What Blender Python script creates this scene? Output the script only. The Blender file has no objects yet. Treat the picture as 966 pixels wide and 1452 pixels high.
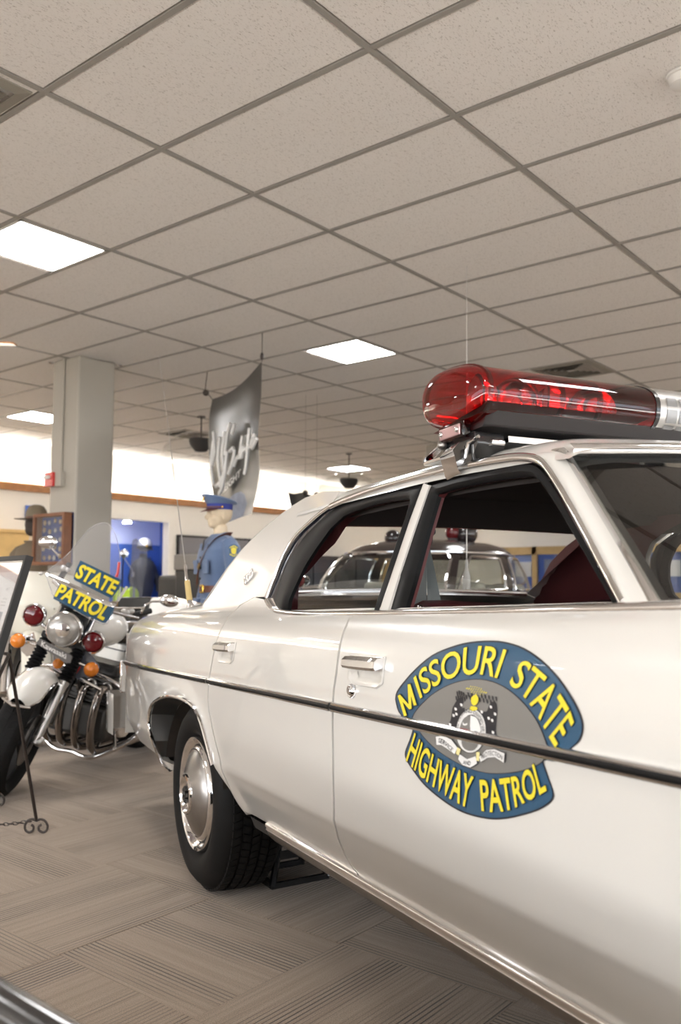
import bpy, bmesh, math, random
import numpy as np
from math import sin, cos, tan, pi, radians, degrees, atan2, sqrt, exp
from mathutils import Vector, Matrix
from mathutils.geometry import delaunay_2d_cdt
random.seed(7)
SC = bpy.context.scene
COL = SC.collection

# ------------------------------------------------------------------ camera
FPX = 1234.0; TH = radians(39.1); PIT = radians(4.66); ROL = radians(0.17); CAMH = 1.11
CAM = np.array([0.0, 0.0, CAMH])
F_ = np.array([cos(TH)*cos(PIT), sin(TH)*cos(PIT), sin(PIT)])
R0 = np.array([sin(TH), -cos(TH), 0.0]); U0 = np.cross(R0, F_)
R_ = cos(ROL)*R0 + sin(ROL)*U0; U_ = cos(ROL)*U0 - sin(ROL)*R0
cd = bpy.data.cameras.new('camera'); cam = bpy.data.objects.new('camera', cd); COL.objects.link(cam)
cd.sensor_fit = 'VERTICAL'; cd.sensor_height = 36; cd.lens = FPX/1452*36
cam.matrix_world = Matrix(((R_[0], U_[0], -F_[0], 0), (R_[1], U_[1], -F_[1], 0), (R_[2], U_[2], -F_[2], CAMH), (0, 0, 0, 1)))
cd.dof.use_dof = True; cd.dof.focus_distance = 2.3; cd.dof.aperture_fstop = 4.0
cd.clip_start = 0.05
SC.camera = cam
# world (outside the closed building) and exposure
w = bpy.data.worlds.new('world'); SC.world = w; w.use_nodes = True
_nt = w.node_tree; _tc = _nt.nodes.new('ShaderNodeTexCoord'); _sp = _nt.nodes.new('ShaderNodeSeparateXYZ'); _cr = _nt.nodes.new('ShaderNodeValToRGB')
_nt.links.new(_tc.outputs['Generated'], _sp.inputs[0]); _nt.links.new(_sp.outputs[2], _cr.inputs[0]); _nt.links.new(_cr.outputs[0], _nt.nodes['Background'].inputs[0])
_e = _cr.color_ramp.elements; _e[0].position = 0.0; _e[0].color = (.10, .095, .085, 1); _e[1].position = .02; _e[1].color = (.85, .90, 1, 1)   # grey ground below, pale sky above
w.node_tree.nodes['Background'].inputs[1].default_value = 3.0
SC.view_settings.view_transform = 'Standard'; SC.view_settings.look = 'None'
SC.view_settings.gamma = 1; SC.view_settings.use_curve_mapping = False
SC.view_settings.exposure = 0.86
def fill_light(name, loc, rot, sx, sy, power, col=(1, .97, .93)):
    l = bpy.data.lights.new(name, 'AREA'); l.shape = 'RECTANGLE'; l.size = sx; l.size_y = sy; l.energy = power; l.color = col
    o = bpy.data.objects.new(name, l); COL.objects.link(o); o.location = loc; o.rotation_euler = rot; return o
# window bands of the front and right walls, with area lamps added inside
WINF = (-5.6, 10.2); WINR = (-5.2, 15.0); WZ0, WZ1 = .75, 2.75
fill_light('wall_fill', (9.0, 11.40, 2.56), (radians(180-32), 0, 0), 15.0, .06, 85, (1, .97, .92))   # added unseen lamp above the oak rail, brightening wall and far ceiling
fill_light('fill_light', (-6.35, 2.3, 1.0), (0, -pi/2-radians(50), 0), .8, 15.8, 330)  # daylight fill, added and tilted up to brighten the ceiling
fill_light('fill_light', (4.9, -7.05, 1.0), (pi/2+radians(50), 0, 0), 20.2, .8, 330)  # same added ceiling fill, inside the right wall's windows
PANEL_E = 19.0        # strength of the ceiling light panels
CZ = 3.13

# ------------------------------------------------------------------ picture rays -> real places
def ray(x, y): return F_ + R_*(x-483)/FPX + U_*(726-y)/FPX
def atz(x, y, z): r = ray(x, y); return CAM + r*(z-CAMH)/r[2]
def atd(x, y, d): return CAM + ray(x, y)*d
def atY(x, y, Y): r = ray(x, y); return CAM + r*Y/r[1]
def atX(x, y, X): r = ray(x, y); return CAM + r*X/r[0]
def proj(p):
    d = np.asarray(p, float)-CAM; t = d@F_
    return (483+FPX*(d@R_)/t, 726-FPX*(d@U_)/t, t)

# ------------------------------------------------------------------ mesh builder
class MB:
    def __init__(s): s.v = []; s.f = []; s.m = []
    def add(s, vs, fs, mi=0):
        o = len(s.v); s.v += [tuple(map(float, p)) for p in vs]
        for f in fs: s.f.append(tuple(i+o for i in f)); s.m.append(mi)
        return s
    def box(s, c, d, rot=None, mi=0):
        vs = [Vector((x*d[0]/2, y*d[1]/2, z*d[2]/2)) for x in (-1, 1) for y in (-1, 1) for z in (-1, 1)]
        if rot is not None: vs = [rot @ v for v in vs]
        vs = [v+Vector(c) for v in vs]
        return s.add(vs, [(0, 1, 3, 2), (4, 6, 7, 5), (0, 4, 5, 1), (2, 3, 7, 6), (0, 2, 6, 4), (1, 5, 7, 3)], mi)
    def bb(s, a, b, mi=0):
        return s.box([(a[i]+b[i])/2 for i in range(3)], [abs(b[i]-a[i]) for i in range(3)], None, mi)
    def grid(s, pts, cu=False, cv=False, mi=0):
        nu = len(pts); nv = len(pts[0]); vs = [p for r in pts for p in r]; fs = []
        for i in range(nu if cu else nu-1):
            for j in range(nv if cv else nv-1):
                i2 = (i+1) % nu; j2 = (j+1) % nv
                fs.append((i*nv+j, i2*nv+j, i2*nv+j2, i*nv+j2))
        return s.add(vs, fs, mi)
    def tube(s, path, r, seg=8, closed=False, caps=True, sy=1.0, mi=0, up=None):
        P = [Vector(p) for p in path]; n = len(P)
        rr = r if isinstance(r, (list, tuple)) else [r]*n
        T = []
        for i in range(n):
            a = P[i-1] if (i > 0 or closed) else P[0]; b = P[(i+1) % n] if (i < n-1 or closed) else P[-1]
            t = (b-a); T.append(t.normalized() if t.length > 1e-9 else Vector((0, 0, 1)))
        u = Vector(up) if up is not None else Vector((0, 0, 1))
        if abs(u.dot(T[0])) > .95: u = Vector((1, 0, 0))
        rows = []
        nrm = (u - T[0]*u.dot(T[0])).normalized()
        for i in range(n):
            nrm = (nrm - T[i]*nrm.dot(T[i])).normalized(); b = T[i].cross(nrm)
            rows.append([P[i] + nrm*(rr[i]*cos(2*pi*k/seg)) + b*(rr[i]*sy*sin(2*pi*k/seg)) for k in range(seg)])
        o = len(s.v); s.grid(rows, cu=closed, cv=True, mi=mi)
        if caps and not closed:
            s.f.append(tuple(o+k for k in range(seg))); s.m.append(mi)
            s.f.append(tuple(o+(n-1)*seg+k for k in reversed(range(seg)))); s.m.append(mi)
        return s
    def lathe(s, prof, c=(0, 0, 0), axis=(0, 0, 1), seg=24, sx=1.0, a0=0, a1=2*pi, mi=0, up=None):
        ax = Vector(axis).normalized(); u = Vector(up) if up is not None else (Vector((0, 0, 1)) if abs(ax.z) < .9 else Vector((1, 0, 0)))
        u = (u-ax*u.dot(ax)).normalized(); b = ax.cross(u); c = Vector(c)
        full = abs(a1-a0-2*pi) < 1e-6; n = seg if full else seg+1
        rows = [[c+ax*h+u*(r*cos(a0+(a1-a0)*k/seg))+b*(r*sx*sin(a0+(a1-a0)*k/seg)) for k in range(n)] for r, h in prof]
        return s.grid(rows, cv=full, mi=mi)
    def ball(s, c, r, seg=16, rings=10, rot=None, mi=0):
        if not isinstance(r, (tuple, list)): r = (r, r, r)
        rows = []
        for i in range(rings+1):
            t = pi*i/rings
            rows.append([Vector((r[0]*max(sin(t), 1e-4)*cos(2*pi*k/seg), r[1]*max(sin(t), 1e-4)*sin(2*pi*k/seg), r[2]*cos(t))) for k in range(seg)])
        if rot is not None: rows = [[rot @ v for v in q] for q in rows]
        rows = [[v+Vector(c) for v in q] for q in rows]
        return s.grid(rows, cv=True, mi=mi)
    def prism(s, poly, o, a, b, n, th, mi=0):
        o, a, b, n = map(Vector, (o, a, b, n)); k = len(poly)
        vs = [o+a*p[0]+b*p[1] for p in poly]+[o+a*p[0]+b*p[1]+n*th for p in poly]
        fs = [tuple(range(k)), tuple(range(2*k-1, k-1, -1))]+[(i, (i+1) % k, (i+1) % k+k, i+k) for i in range(k)]
        return s.add(vs, fs, mi)
    def tf(s, M):
        s.v = [tuple(M @ Vector(p)) for p in s.v]; return s
    def build(s, name, mat, parent=None, ang=40, bevel=0, seg=2, **tags):
        me = bpy.data.meshes.new(name); me.from_pydata(s.v, [], s.f); me.validate()
        for m in (mat if isinstance(mat, (list, tuple)) else [mat]): me.materials.append(m)
        if len(set(s.m)) > 1 and len(me.polygons) == len(s.m): me.polygons.foreach_set('material_index', s.m)
        if True:
            bm = bmesh.new(); bm.from_mesh(me); bmesh.ops.recalc_face_normals(bm, faces=bm.faces); bm.to_mesh(me); bm.free()
        me.polygons.foreach_set('use_smooth', [True]*len(me.polygons)); me.set_sharp_from_angle(angle=radians(ang)); me.update()
        o = bpy.data.objects.new(name, me); COL.objects.link(o); o.parent = parent
        if bevel:
            b = o.modifiers.new('bevel', 'BEVEL'); b.width = bevel; b.segments = seg; b.limit_method = 'ANGLE'; b.harden_normals = False
        for k, val in tags.items():
            if val is not None: o[{'cat': 'category'}.get(k, k)] = val
        return o
def box_obj(name, a, b, mat, parent=None, bevel=0, **t): return MB().bb(a, b).build(name, mat, parent, bevel=bevel, **t)
def thing(name, label, cat, loc=(0, 0, 0), rot=None, group=None):
    o = bpy.data.objects.new(name, None); COL.objects.link(o); o.empty_display_size = .1
    if rot is None: o.location = loc
    elif isinstance(rot, Matrix): o.matrix_world = Matrix.Translation(Vector(loc)) @ rot.to_4x4()
    else: o.location = loc; o.rotation_euler = (0, 0, rot)
    o['label'] = label; o['category'] = cat
    if group: o['group'] = group
    return o
def copy_tree(o, parent=None):
    c = o.copy(); COL.objects.link(c); c.parent = parent
    for ch in list(o.children): copy_tree(ch, c)
    return c
def fuse(o, voxel, it=3):
    m = o.modifiers.new('remesh', 'REMESH'); m.mode = 'VOXEL'; m.voxel_size = voxel; m.use_smooth_shade = True
    m = o.modifiers.new('smooth', 'SMOOTH'); m.iterations = it; m.factor = .6
    return o
def spline(pts, n):
    """Catmull-Rom through pts, n samples per segment"""
    P = [np.array(p, float) for p in pts]; P = [2*P[0]-P[1]]+P+[2*P[-1]-P[-2]]; out = []
    for i in range(1, len(P)-2):
        for k in range(n):
            t = k/n; a, b, c, d = P[i-1:i+3]
            out.append(.5*((2*b)+(c-a)*t+(2*a-5*b+4*c-d)*t*t+(3*b-a-3*c+d)*t**3))
    out.append(P[-2]); return out
def resample(pts, n):
    P = np.array(pts, float); L = np.r_[0, np.cumsum(np.linalg.norm(np.diff(P, axis=0), axis=1))]
    return [np.array([np.interp(t, L, P[:, k]) for k in range(P.shape[1])]) for t in np.linspace(0, L[-1], n)]
def sstep(a, b, x):
    t = min(1, max(0, (x-a)/(b-a))); return t*t*(3-2*t)

# ------------------------------------------------------------------ materials
MATS = {}
def sock(b, *names):
    for n in names:
        if n in b.inputs: return b.inputs[n]
def mat(name, col, rough=.5, metal=0, spec=.5, coat=0, noise=0, nscale=8, bump=0, bscale=60, sheen=0, aniso=0):
    if name in MATS: return MATS[name]
    m = bpy.data.materials.new(name); m.use_nodes = True; nt = m.node_tree; b = nt.nodes['Principled BSDF']
    b.inputs['Base Color'].default_value = (*col, 1); b.inputs['Roughness'].default_value = rough; b.inputs['Metallic'].default_value = metal
    b.inputs['Specular IOR Level'].default_value = spec; b.inputs['Coat Weight'].default_value = coat; b.inputs['Coat Roughness'].default_value = .03
    if sheen: b.inputs['Sheen Weight'].default_value = sheen
    if aniso: b.inputs['Anisotropic'].default_value = aniso
    tc = nt.nodes.new('ShaderNodeTexCoord')
    nz = nt.nodes.new('ShaderNodeTexNoise'); nz.inputs['Scale'].default_value = nscale; nz.inputs['Detail'].default_value = 5
    nt.links.new(tc.outputs['Object'], nz.inputs['Vector'])
    mx = nt.nodes.new('ShaderNodeMix'); mx.data_type = 'RGBA'
    k = noise if noise else .02
    mx.inputs[6].default_value = (*[c*(1-k) for c in col], 1); mx.inputs[7].default_value = (*[min(1, c*(1+k)) for c in col], 1)
    nt.links.new(nz.outputs['Fac'], mx.inputs[0]); nt.links.new(mx.outputs[2], b.inputs['Base Color'])
    if bump:
        n2 = nt.nodes.new('ShaderNodeTexNoise'); n2.inputs['Scale'].default_value = bscale; n2.inputs['Detail'].default_value = 3
        bp = nt.nodes.new('ShaderNodeBump'); bp.inputs['Strength'].default_value = bump; bp.inputs['Distance'].default_value = .002
        nt.links.new(tc.outputs['Object'], n2.inputs['Vector']); nt.links.new(n2.outputs['Fac'], bp.inputs['Height']); nt.links.new(bp.outputs[0], b.inputs['Normal'])
    MATS[name] = m; return m
def emit(name, col, s):
    m = bpy.data.materials.new(name); m.use_nodes = True; b = m.node_tree.nodes['Principled BSDF']
    b.inputs['Base Color'].default_value = (*col, 1); b.inputs['Emission Color'].default_value = (*col, 1); b.inputs['Emission Strength'].default_value = s
    MATS[name] = m; return m
def clear(name, col, rough=.02, refl=1.0, haze=0, hcol=(.8, .8, .8)):
    """thin clear or tinted sheet: tinted transparency under a Fresnel gloss, with optional diffuse haze in the sheet"""
    m = bpy.data.materials.new(name); m.use_nodes = True; nt = m.node_tree; nt.nodes.clear()
    out = nt.nodes.new('ShaderNodeOutputMaterial'); tr = nt.nodes.new('ShaderNodeBsdfTransparent'); tr.inputs[0].default_value = (*col, 1)
    gl = nt.nodes.new('ShaderNodeBsdfGlossy'); gl.inputs['Roughness'].default_value = rough; gl.inputs['Color'].default_value = (refl, refl, refl, 1)
    fr = nt.nodes.new('ShaderNodeFresnel'); gm = nt.nodes.new('ShaderNodeNewGeometry')
    mr = nt.nodes.new('ShaderNodeMapRange'); mr.inputs[3].default_value = 1.5; mr.inputs[4].default_value = 1/1.5
    nt.links.new(gm.outputs['Backfacing'], mr.inputs[0]); nt.links.new(mr.outputs[0], fr.inputs[0])
    mx = nt.nodes.new('ShaderNodeMixShader'); nt.links.new(fr.outputs[0], mx.inputs[0]); nt.links.new(gl.outputs[0], mx.inputs[2])
    if haze:
        df = nt.nodes.new('ShaderNodeBsdfDiffuse'); df.inputs[0].default_value = (*hcol, 1)
        m2 = nt.nodes.new('ShaderNodeMixShader'); m2.inputs[0].default_value = haze
        nt.links.new(tr.outputs[0], m2.inputs[1]); nt.links.new(df.outputs[0], m2.inputs[2]); nt.links.new(m2.outputs[0], mx.inputs[1])
    else: nt.links.new(tr.outputs[0], mx.inputs[1])
    nt.links.new(mx.outputs[0], out.inputs[0]); MATS[name] = m; return m

paint = mat('white_paint', (.63, .613, .575), .28, spec=.5, coat=1.0, noise=.01)
white2 = mat('motorcycle_white', (.78, .77, .73), .25, coat=.8)
cream = mat('cream_paint', (.70, .67, .58), .3, coat=.6)
chrome = mat('chrome', (.80, .80, .81), .07, metal=1)
brushed = mat('brushed_steel', (.33, .32, .31), .30, metal=1, noise=.1, nscale=40)
alu = mat('silver_aluminium', (.62, .62, .61), .33, metal=1)
rubber = mat('black_rubber', (.007, .007, .0075), .45, spec=.15, noise=.2)
tyre = mat('tyre_rubber', (.008, .0078, .0078), .62, spec=.16, noise=.25, nscale=20, bump=.15)
black = mat('black_paint', (.012, .012, .013), .18, spec=.5, coat=.5)
blackm = mat('matte_black', (.02, .02, .021), .6)
darkmetal = mat('dark_metal', (.06, .058, .055), .4, metal=.7, noise=.2)
dark = mat('underbody_black', (.02, .018, .016), .9)
maroon = mat('maroon_vinyl', (.075, .016, .018), .42, noise=.15, bump=.1, bscale=200)
maroon_cloth = mat('maroon_brocade', (.08, .025, .022), .85, noise=.7, nscale=70, bump=.4, bscale=150)
liner = mat('headliner', (.035, .028, .026), .9, noise=.1)
belt_grey = mat('belt_webbing', (.15, .165, .165), .8, noise=.1, bump=.3, bscale=500)
yellow = mat('letter_yellow', (.74, .62, .03), .4)
blue = mat('decal_blue', (.018, .075, .145), .3, coat=.25)
ink = mat('decal_black', (.015, .015, .02), .35)
seal_grey = mat('decal_grey', (.185, .178, .165), .3, coat=.25)
seal_white = mat('decal_white', (.75, .74, .72), .35)
seal_red = mat('decal_red', (.25, .03, .03), .4)
amber = mat('amber_lens', (.75, .22, .02), .15, coat=.5)
redlens = mat('red_lens_solid', (.11, .003, .006), .12, coat=.35)
glass_red = clear('red_clear_plastic', (.80, .025, .035), .03)
glass_red_dark = clear('dark_red_clear_plastic', (.45, .008, .015), .03)
glass = clear('window_glass', (.72, .75, .73), .01)
glass_clear = clear('clear_glass', (.93, .94, .94), .01)
acrylic = clear('acrylic_windshield', (.86, .86, .87), .03, haze=.12, hcol=(.75, .73, .74))
acrylic_tint = clear('tinted_windshield', (.45, .46, .5), .03, haze=.25, hcol=(.35, .36, .42))
reflector = mat('lamp_reflector', (.85, .85, .85), .12, metal=1)
lampglass = mat('lamp_glass', (.34, .33, .31), .25, metal=.5, bump=1.0, bscale=40, coat=.5, noise=.35, nscale=22)
wood = mat('oak_trim', (.36, .16, .055), .4, noise=.35, nscale=9, coat=.3)
wood_dark = mat('walnut_frame', (.20, .075, .03), .4, noise=.3, nscale=14)
wood_pale = mat('pale_maple', (.62, .40, .15), .45, noise=.25, nscale=6)
wallm = mat('cream_wall', (.77, .72, .64), .75, noise=.02, bump=.15, bscale=90)
columnm = mat('column_paint', (.40, .375, .325), .6, noise=.02, bump=.1, bscale=120)
bluewall = mat('blue_case_wall', (.055, .13, .46), .5)
bluewall2 = mat('blue_case_wall_hazed', (.48, .53, .80), .5)  # paler blue puts the haze of reflecting glass into the colour
bluecloth = mat('trooper_blue_wool', (.095, .145, .255), .85, sheen=.3, noise=.12, nscale=120, bump=.2, bscale=300)
navy = mat('navy_cloth', (.03, .05, .15), .8)
royal = mat('royal_blue_band', (.02, .035, .25), .6)
leather = mat('brown_leather', (.12, .04, .022), .32, noise=.2, nscale=40)
khaki = mat('olive_brown_shirt', (.16, .125, .085), .85, noise=.15, nscale=80)
felt = mat('campaign_hat_felt', (.20, .165, .115), .9, noise=.1)
skinm = mat('mannequin_plastic', (.66, .54, .38), .4)
hairm = mat('dark_hair', (.03, .02, .015), .6)
gold = mat('gold', (.85, .55, .12), .25, metal=1)
hivis = mat('hi_vis_yellow', (.62, .85, .05), .6)
redpaint = mat('red_enamel', (.55, .02, .02), .3, coat=.5)
grey_cab = mat('cabinet_grey', (.05, .05, .05), .45, noise=.05)
paper = mat('paper', (.78, .76, .78), .6)
paper_pink = mat('mount_board', (.62, .55, .56), .7)
text_grey = mat('print_grey', (.28, .28, .30), .7)
photo_blue = mat('photo_print_blue', (.22, .25, .33), .5, noise=.5, nscale=18)
cardboard = mat('cardboard', (.50, .33, .18), .8, noise=.1)
tan_coil = mat('tan_fibreglass', (.60, .46, .20), .4)
iron = mat('wrought_iron', (.055, .045, .04), .45, metal=.6, noise=.3, nscale=40)
plastic_white = mat('white_plastic', (.72, .70, .67), .4)
gridm = mat('ceiling_grid_shaded', (.30, .285, .26), .45)  # grey darkened to hold the recess shade around the bars
banner_m = mat('banner_vinyl', (.03, .029, .027), .30, spec=.5, noise=.2, nscale=4)
light_m = emit('light_diffuser', (1.0, .985, .975), PANEL_E)

def ceil_mat():
    m = mat('ceiling_tile', (.78, .755, .725), .9); nt = m.node_tree; b = nt.nodes['Principled BSDF']
    tc = nt.nodes.new('ShaderNodeTexCoord'); mp = nt.nodes.new('ShaderNodeMapping'); mp.inputs['Rotation'].default_value = (0, 0, .5); mp.inputs['Scale'].default_value = (1, 3.2, 1)
    v = nt.nodes.new('ShaderNodeTexNoise'); v.inputs['Scale'].default_value = 75; v.inputs['Detail'].default_value = 4; v.inputs['Roughness'].default_value = .65
    cr = nt.nodes.new('ShaderNodeValToRGB'); cr.color_ramp.elements[0].position = .33; cr.color_ramp.elements[1].position = .43
    cr.color_ramp.elements[0].color = (.42, .39, .35, 1); cr.color_ramp.elements[1].color = (.78, .755, .725, 1)
    nt.links.new(tc.outputs['Object'], mp.inputs[0]); nt.links.new(mp.outputs[0], v.inputs['Vector']); nt.links.new(v.outputs['Fac'], cr.inputs[0])
    nt.links.new(cr.outputs[0], b.inputs['Base Color'])
    bp = nt.nodes.new('ShaderNodeBump'); bp.inputs['Strength'].default_value = .5; bp.inputs['Distance'].default_value = .003
    nt.links.new(v.outputs['Fac'], bp.inputs['Height']); nt.links.new(bp.outputs[0], b.inputs['Normal']); return m
ceilm = ceil_mat()
def carpet_mat():
    m = mat('ribbed_carpet', (.30, .235, .175), .95, sheen=.2); nt = m.node_tree; b = nt.nodes['Principled BSDF']
    tc = nt.nodes.new('ShaderNodeTexCoord'); mp = nt.nodes.new('ShaderNodeMapping'); mp.inputs['Scale'].default_value = (1, 1, 1)
    nt.links.new(tc.outputs['Object'], mp.inputs[0])
    sep = nt.nodes.new('ShaderNodeSeparateXYZ'); nt.links.new(mp.outputs[0], sep.inputs[0])
    st = nt.nodes.new('ShaderNodeMapping'); st.inputs['Scale'].default_value = (1.3, 60, 1); nt.links.new(tc.outputs['Object'], st.inputs[0])
    oi = nt.nodes.new('ShaderNodeObjectInfo'); ad = nt.nodes.new('ShaderNodeVectorMath'); ad.operation = 'ADD'
    sc = nt.nodes.new('ShaderNodeVectorMath'); sc.operation = 'SCALE'; sc.inputs['Scale'].default_value = 50
    cb = nt.nodes.new('ShaderNodeCombineXYZ'); nt.links.new(oi.outputs['Random'], cb.inputs[0]); nt.links.new(oi.outputs['Random'], cb.inputs[1])
    nt.links.new(cb.outputs[0], sc.inputs[0]); nt.links.new(st.outputs[0], ad.inputs[0]); nt.links.new(sc.outputs[0], ad.inputs[1])
    n1 = nt.nodes.new('ShaderNodeTexNoise'); n1.inputs['Scale'].default_value = 1.0; n1.inputs['Detail'].default_value = 3; nt.links.new(ad.outputs[0], n1.inputs['Vector'])
    wv = nt.nodes.new('ShaderNodeMath'); wv.operation = 'MULTIPLY'; wv.inputs[1].default_value = 2*pi/.0155; nt.links.new(sep.outputs[1], wv.inputs[0])
    sn = nt.nodes.new('ShaderNodeMath'); sn.operation = 'SINE'; nt.links.new(wv.outputs[0], sn.inputs[0])
    mk = nt.nodes.new('ShaderNodeMapRange'); mk.inputs[1].default_value = -1; mk.inputs[2].default_value = -.2; nt.links.new(sn.outputs[0], mk.inputs[0])
    # ribs fade in and out along the tile
    pm = nt.nodes.new('ShaderNodeMapping'); pm.inputs['Scale'].default_value = (.8, 5, 1); nt.links.new(tc.outputs['Object'], pm.inputs[0])
    ad2 = nt.nodes.new('ShaderNodeVectorMath'); ad2.operation = 'ADD'; nt.links.new(pm.outputs[0], ad2.inputs[0]); nt.links.new(sc.outputs[0], ad2.inputs[1])
    n3 = nt.nodes.new('ShaderNodeTexNoise'); n3.inputs['Scale'].default_value = 1.6; nt.links.new(ad2.outputs[0], n3.inputs['Vector'])
    r3 = nt.nodes.new('ShaderNodeMapRange'); r3.inputs[1].default_value = .42; r3.inputs[2].default_value = .62; nt.links.new(n3.outputs['Fac'], r3.inputs[0])
    inv = nt.nodes.new('ShaderNodeMath'); inv.operation = 'SUBTRACT'; inv.inputs[0].default_value = 1; nt.links.new(mk.outputs[0], inv.inputs[1])
    gr = nt.nodes.new('ShaderNodeMath'); gr.operation = 'MULTIPLY'; nt.links.new(inv.outputs[0], gr.inputs[0]); nt.links.new(r3.outputs[0], gr.inputs[1])
    n2 = nt.nodes.new('ShaderNodeTexNoise'); n2.inputs['Scale'].default_value = 330; n2.inputs['Detail'].default_value = 2; nt.links.new(tc.outputs['Object'], n2.inputs['Vector'])
    cr = nt.nodes.new('ShaderNodeValToRGB'); e = cr.color_ramp.elements; e[0].position = .25; e[1].position = .75; e[0].color = (.25, .188, .137, 1); e[1].color = (.355, .278, .208, 1)
    nt.links.new(n1.outputs['Fac'], cr.inputs[0])
    m1 = nt.nodes.new('ShaderNodeMix'); m1.data_type = 'RGBA'; m1.inputs[7].default_value = (.06, .044, .033, 1); nt.links.new(gr.outputs[0], m1.inputs[0]); nt.links.new(cr.outputs[0], m1.inputs[6])
    m2 = nt.nodes.new('ShaderNodeMix'); m2.data_type = 'RGBA'; m2.blend_type = 'OVERLAY'; m2.inputs[0].default_value = .75
    nt.links.new(m1.outputs[2], m2.inputs[6]); nt.links.new(n2.outputs['Fac'], m2.inputs[7]); nt.links.new(m2.outputs[2], b.inputs['Base Color'])
    sb = nt.nodes.new('ShaderNodeMath'); sb.operation = 'SUBTRACT'; nt.links.new(n2.outputs['Fac'], sb.inputs[0]); nt.links.new(gr.outputs[0], sb.inputs[1])
    bp = nt.nodes.new('ShaderNodeBump'); bp.inputs['Strength'].default_value = .6; bp.inputs['Distance'].default_value = .003
    nt.links.new(sb.outputs[0], bp.inputs['Height']); nt.links.new(bp.outputs[0], b.inputs['Normal']); return m
carpetm = carpet_mat()

# ------------------------------------------------------------------ text helper
def text_mesh(s, bold=0.0, spacing=1.0):
    cu = bpy.data.curves.new('t', 'FONT'); cu.body = s; cu.offset = bold; cu.space_character = spacing; cu.resolution_u = 4
    o = bpy.data.objects.new('t', cu); COL.objects.link(o); bpy.context.view_layer.update()
    me = o.evaluated_get(bpy.context.evaluated_depsgraph_get()).to_mesh()
    vs = np.array([v.co[:2] for v in me.vertices]); fs = [tuple(p.vertices) for p in me.polygons]
    o.evaluated_get(bpy.context.evaluated_depsgraph_get()).to_mesh_clear()
    bpy.data.objects.remove(o); bpy.data.curves.remove(cu)
    return vs, fs
def text_fit(s, fn, bold=0.0, spacing=1.0, outline=0.0, ref_bold=None):
    """fn(u,v)->3d point, u,v in 0..1 over the text box (cap height); returns MB of letters"""
    vs, fs = text_mesh(s, bold+outline, spacing)
    v0, _ = text_mesh(s, bold if ref_bold is None else ref_bold, spacing)
    x0, x1 = v0[:, 0].min(), v0[:, 0].max(); y0, y1 = v0[:, 1].min(), v0[:, 1].max()
    mb = MB(); mb.add([fn((p[0]-x0)/(x1-x0), (p[1]-y0)/(y1-y0)) for p in vs], fs); return mb

# ================================================================== SETTING
X0, X1, Y0, Y1 = -6.6, 17.0, -7.3, 11.5
def struct(name, mb, m, **k): return mb.build(name, m, None, kind='structure', **k)
# ceiling grid
GX = 2.512; GS = .612; GY = 1.905; GL = 1.2245
gx = [GX+GS*i for i in range(-15, 25) if X0 < GX+GS*i < X1+.5]
gy = [GY+GL*j for j in range(-8, 9) if Y0 < GY+GL*j < Y1+.5]
ceiling = struct('ceiling', MB().bb((X0, Y0, CZ+.06), (X1, Y1, CZ+.16)), ceilm)
g = MB()
for x in gx: g.bb((x-.012, Y0, CZ-.001), (x+.012, Y1, CZ+.012))
for y in gy: g.bb((X0, y-.012, CZ-.0015), (X1, y+.012, CZ+.0115))
g.build('ceiling_grid', gridm, ceiling)
lights = [(0, -3), (0, 2)]
light_cells = set()
LXs = [2.512+GS*i for i in (-10, -5, 0, 5, 10, 15, 20)]
LYs = [4.356, 9.25, -.55, -5.4]
light_pos = []
for i in (-10, -5, 0, 5, 10, 15, 20):
    for jj, yy in ((2, 4.354), (6, 9.252), (-2, -.544), (-6, -5.44)):
        light_pos.append((GX+GS*i, yy))
def tile_mesh(sx, sy):
    h = .009; a = MB()
    a.v = [(-sx/2, -sy/2, 0), (sx/2, -sy/2, 0), (sx/2, sy/2, 0), (-sx/2, sy/2, 0)]
    a.v += [(p[0]*(1-2*h/sx), p[1]*(1-2*h/sy), -.008) for p in a.v[:4]]
    a.f = [(4, 7, 6, 5), (0, 4, 5, 1), (1, 5, 6, 2), (2, 6, 7, 3), (3, 7, 4, 0)]
    me = bpy.data.meshes.new('ceiling_tile'); me.from_pydata(a.v, [], a.f); me.materials.append(ceilm); return me
TM = tile_mesh(GS-.024, GL-.024); TH2 = tile_mesh(GS-.024, GL/2-.012)
cells = []
i0 = int(math.floor((X0-GX)/GS)); i1 = int(math.ceil((X1-GX)/GS)); j0 = int(math.floor((Y0-GY)/GL)); j1 = int(math.ceil((Y1-GY)/GL))
for i in range(i0, i1):
    for j in range(j0, j1):
        cx = GX+GS*(i+.5); cy = GY+GL*(j+.5); half = False
        if i in (-10, -5, 0, 5, 10, 15, 20) and j in (2, 6, -2, -6): cy += GL/4; half = True
        px, py, t = proj((cx, cy, CZ)); vis = t > .2 and -160 < px < 1130 and -260 < py < 800
        cells.append((0 if vis else 1, (cx*cx+cy*cy), cx, cy, half))
cells.sort()
rest = MB()
for n, (nv, d, cx, cy, half) in enumerate(cells):
    if n < 285:
        o = bpy.data.objects.new('ceiling_tile', TH2 if half else TM); COL.objects.link(o); o.parent = ceiling; o.location = (cx, cy, CZ+.010+random.uniform(0, .001))
    else:
        s = GL/4-.012 if half else GL/2-.012
        rest.bb((cx-GS/2+.012, cy-s, CZ+.003), (cx+GS/2-.012, cy+s, CZ+.012))
rest.build('ceiling_tile_field', ceilm, ceiling, kind='stuff')
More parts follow.
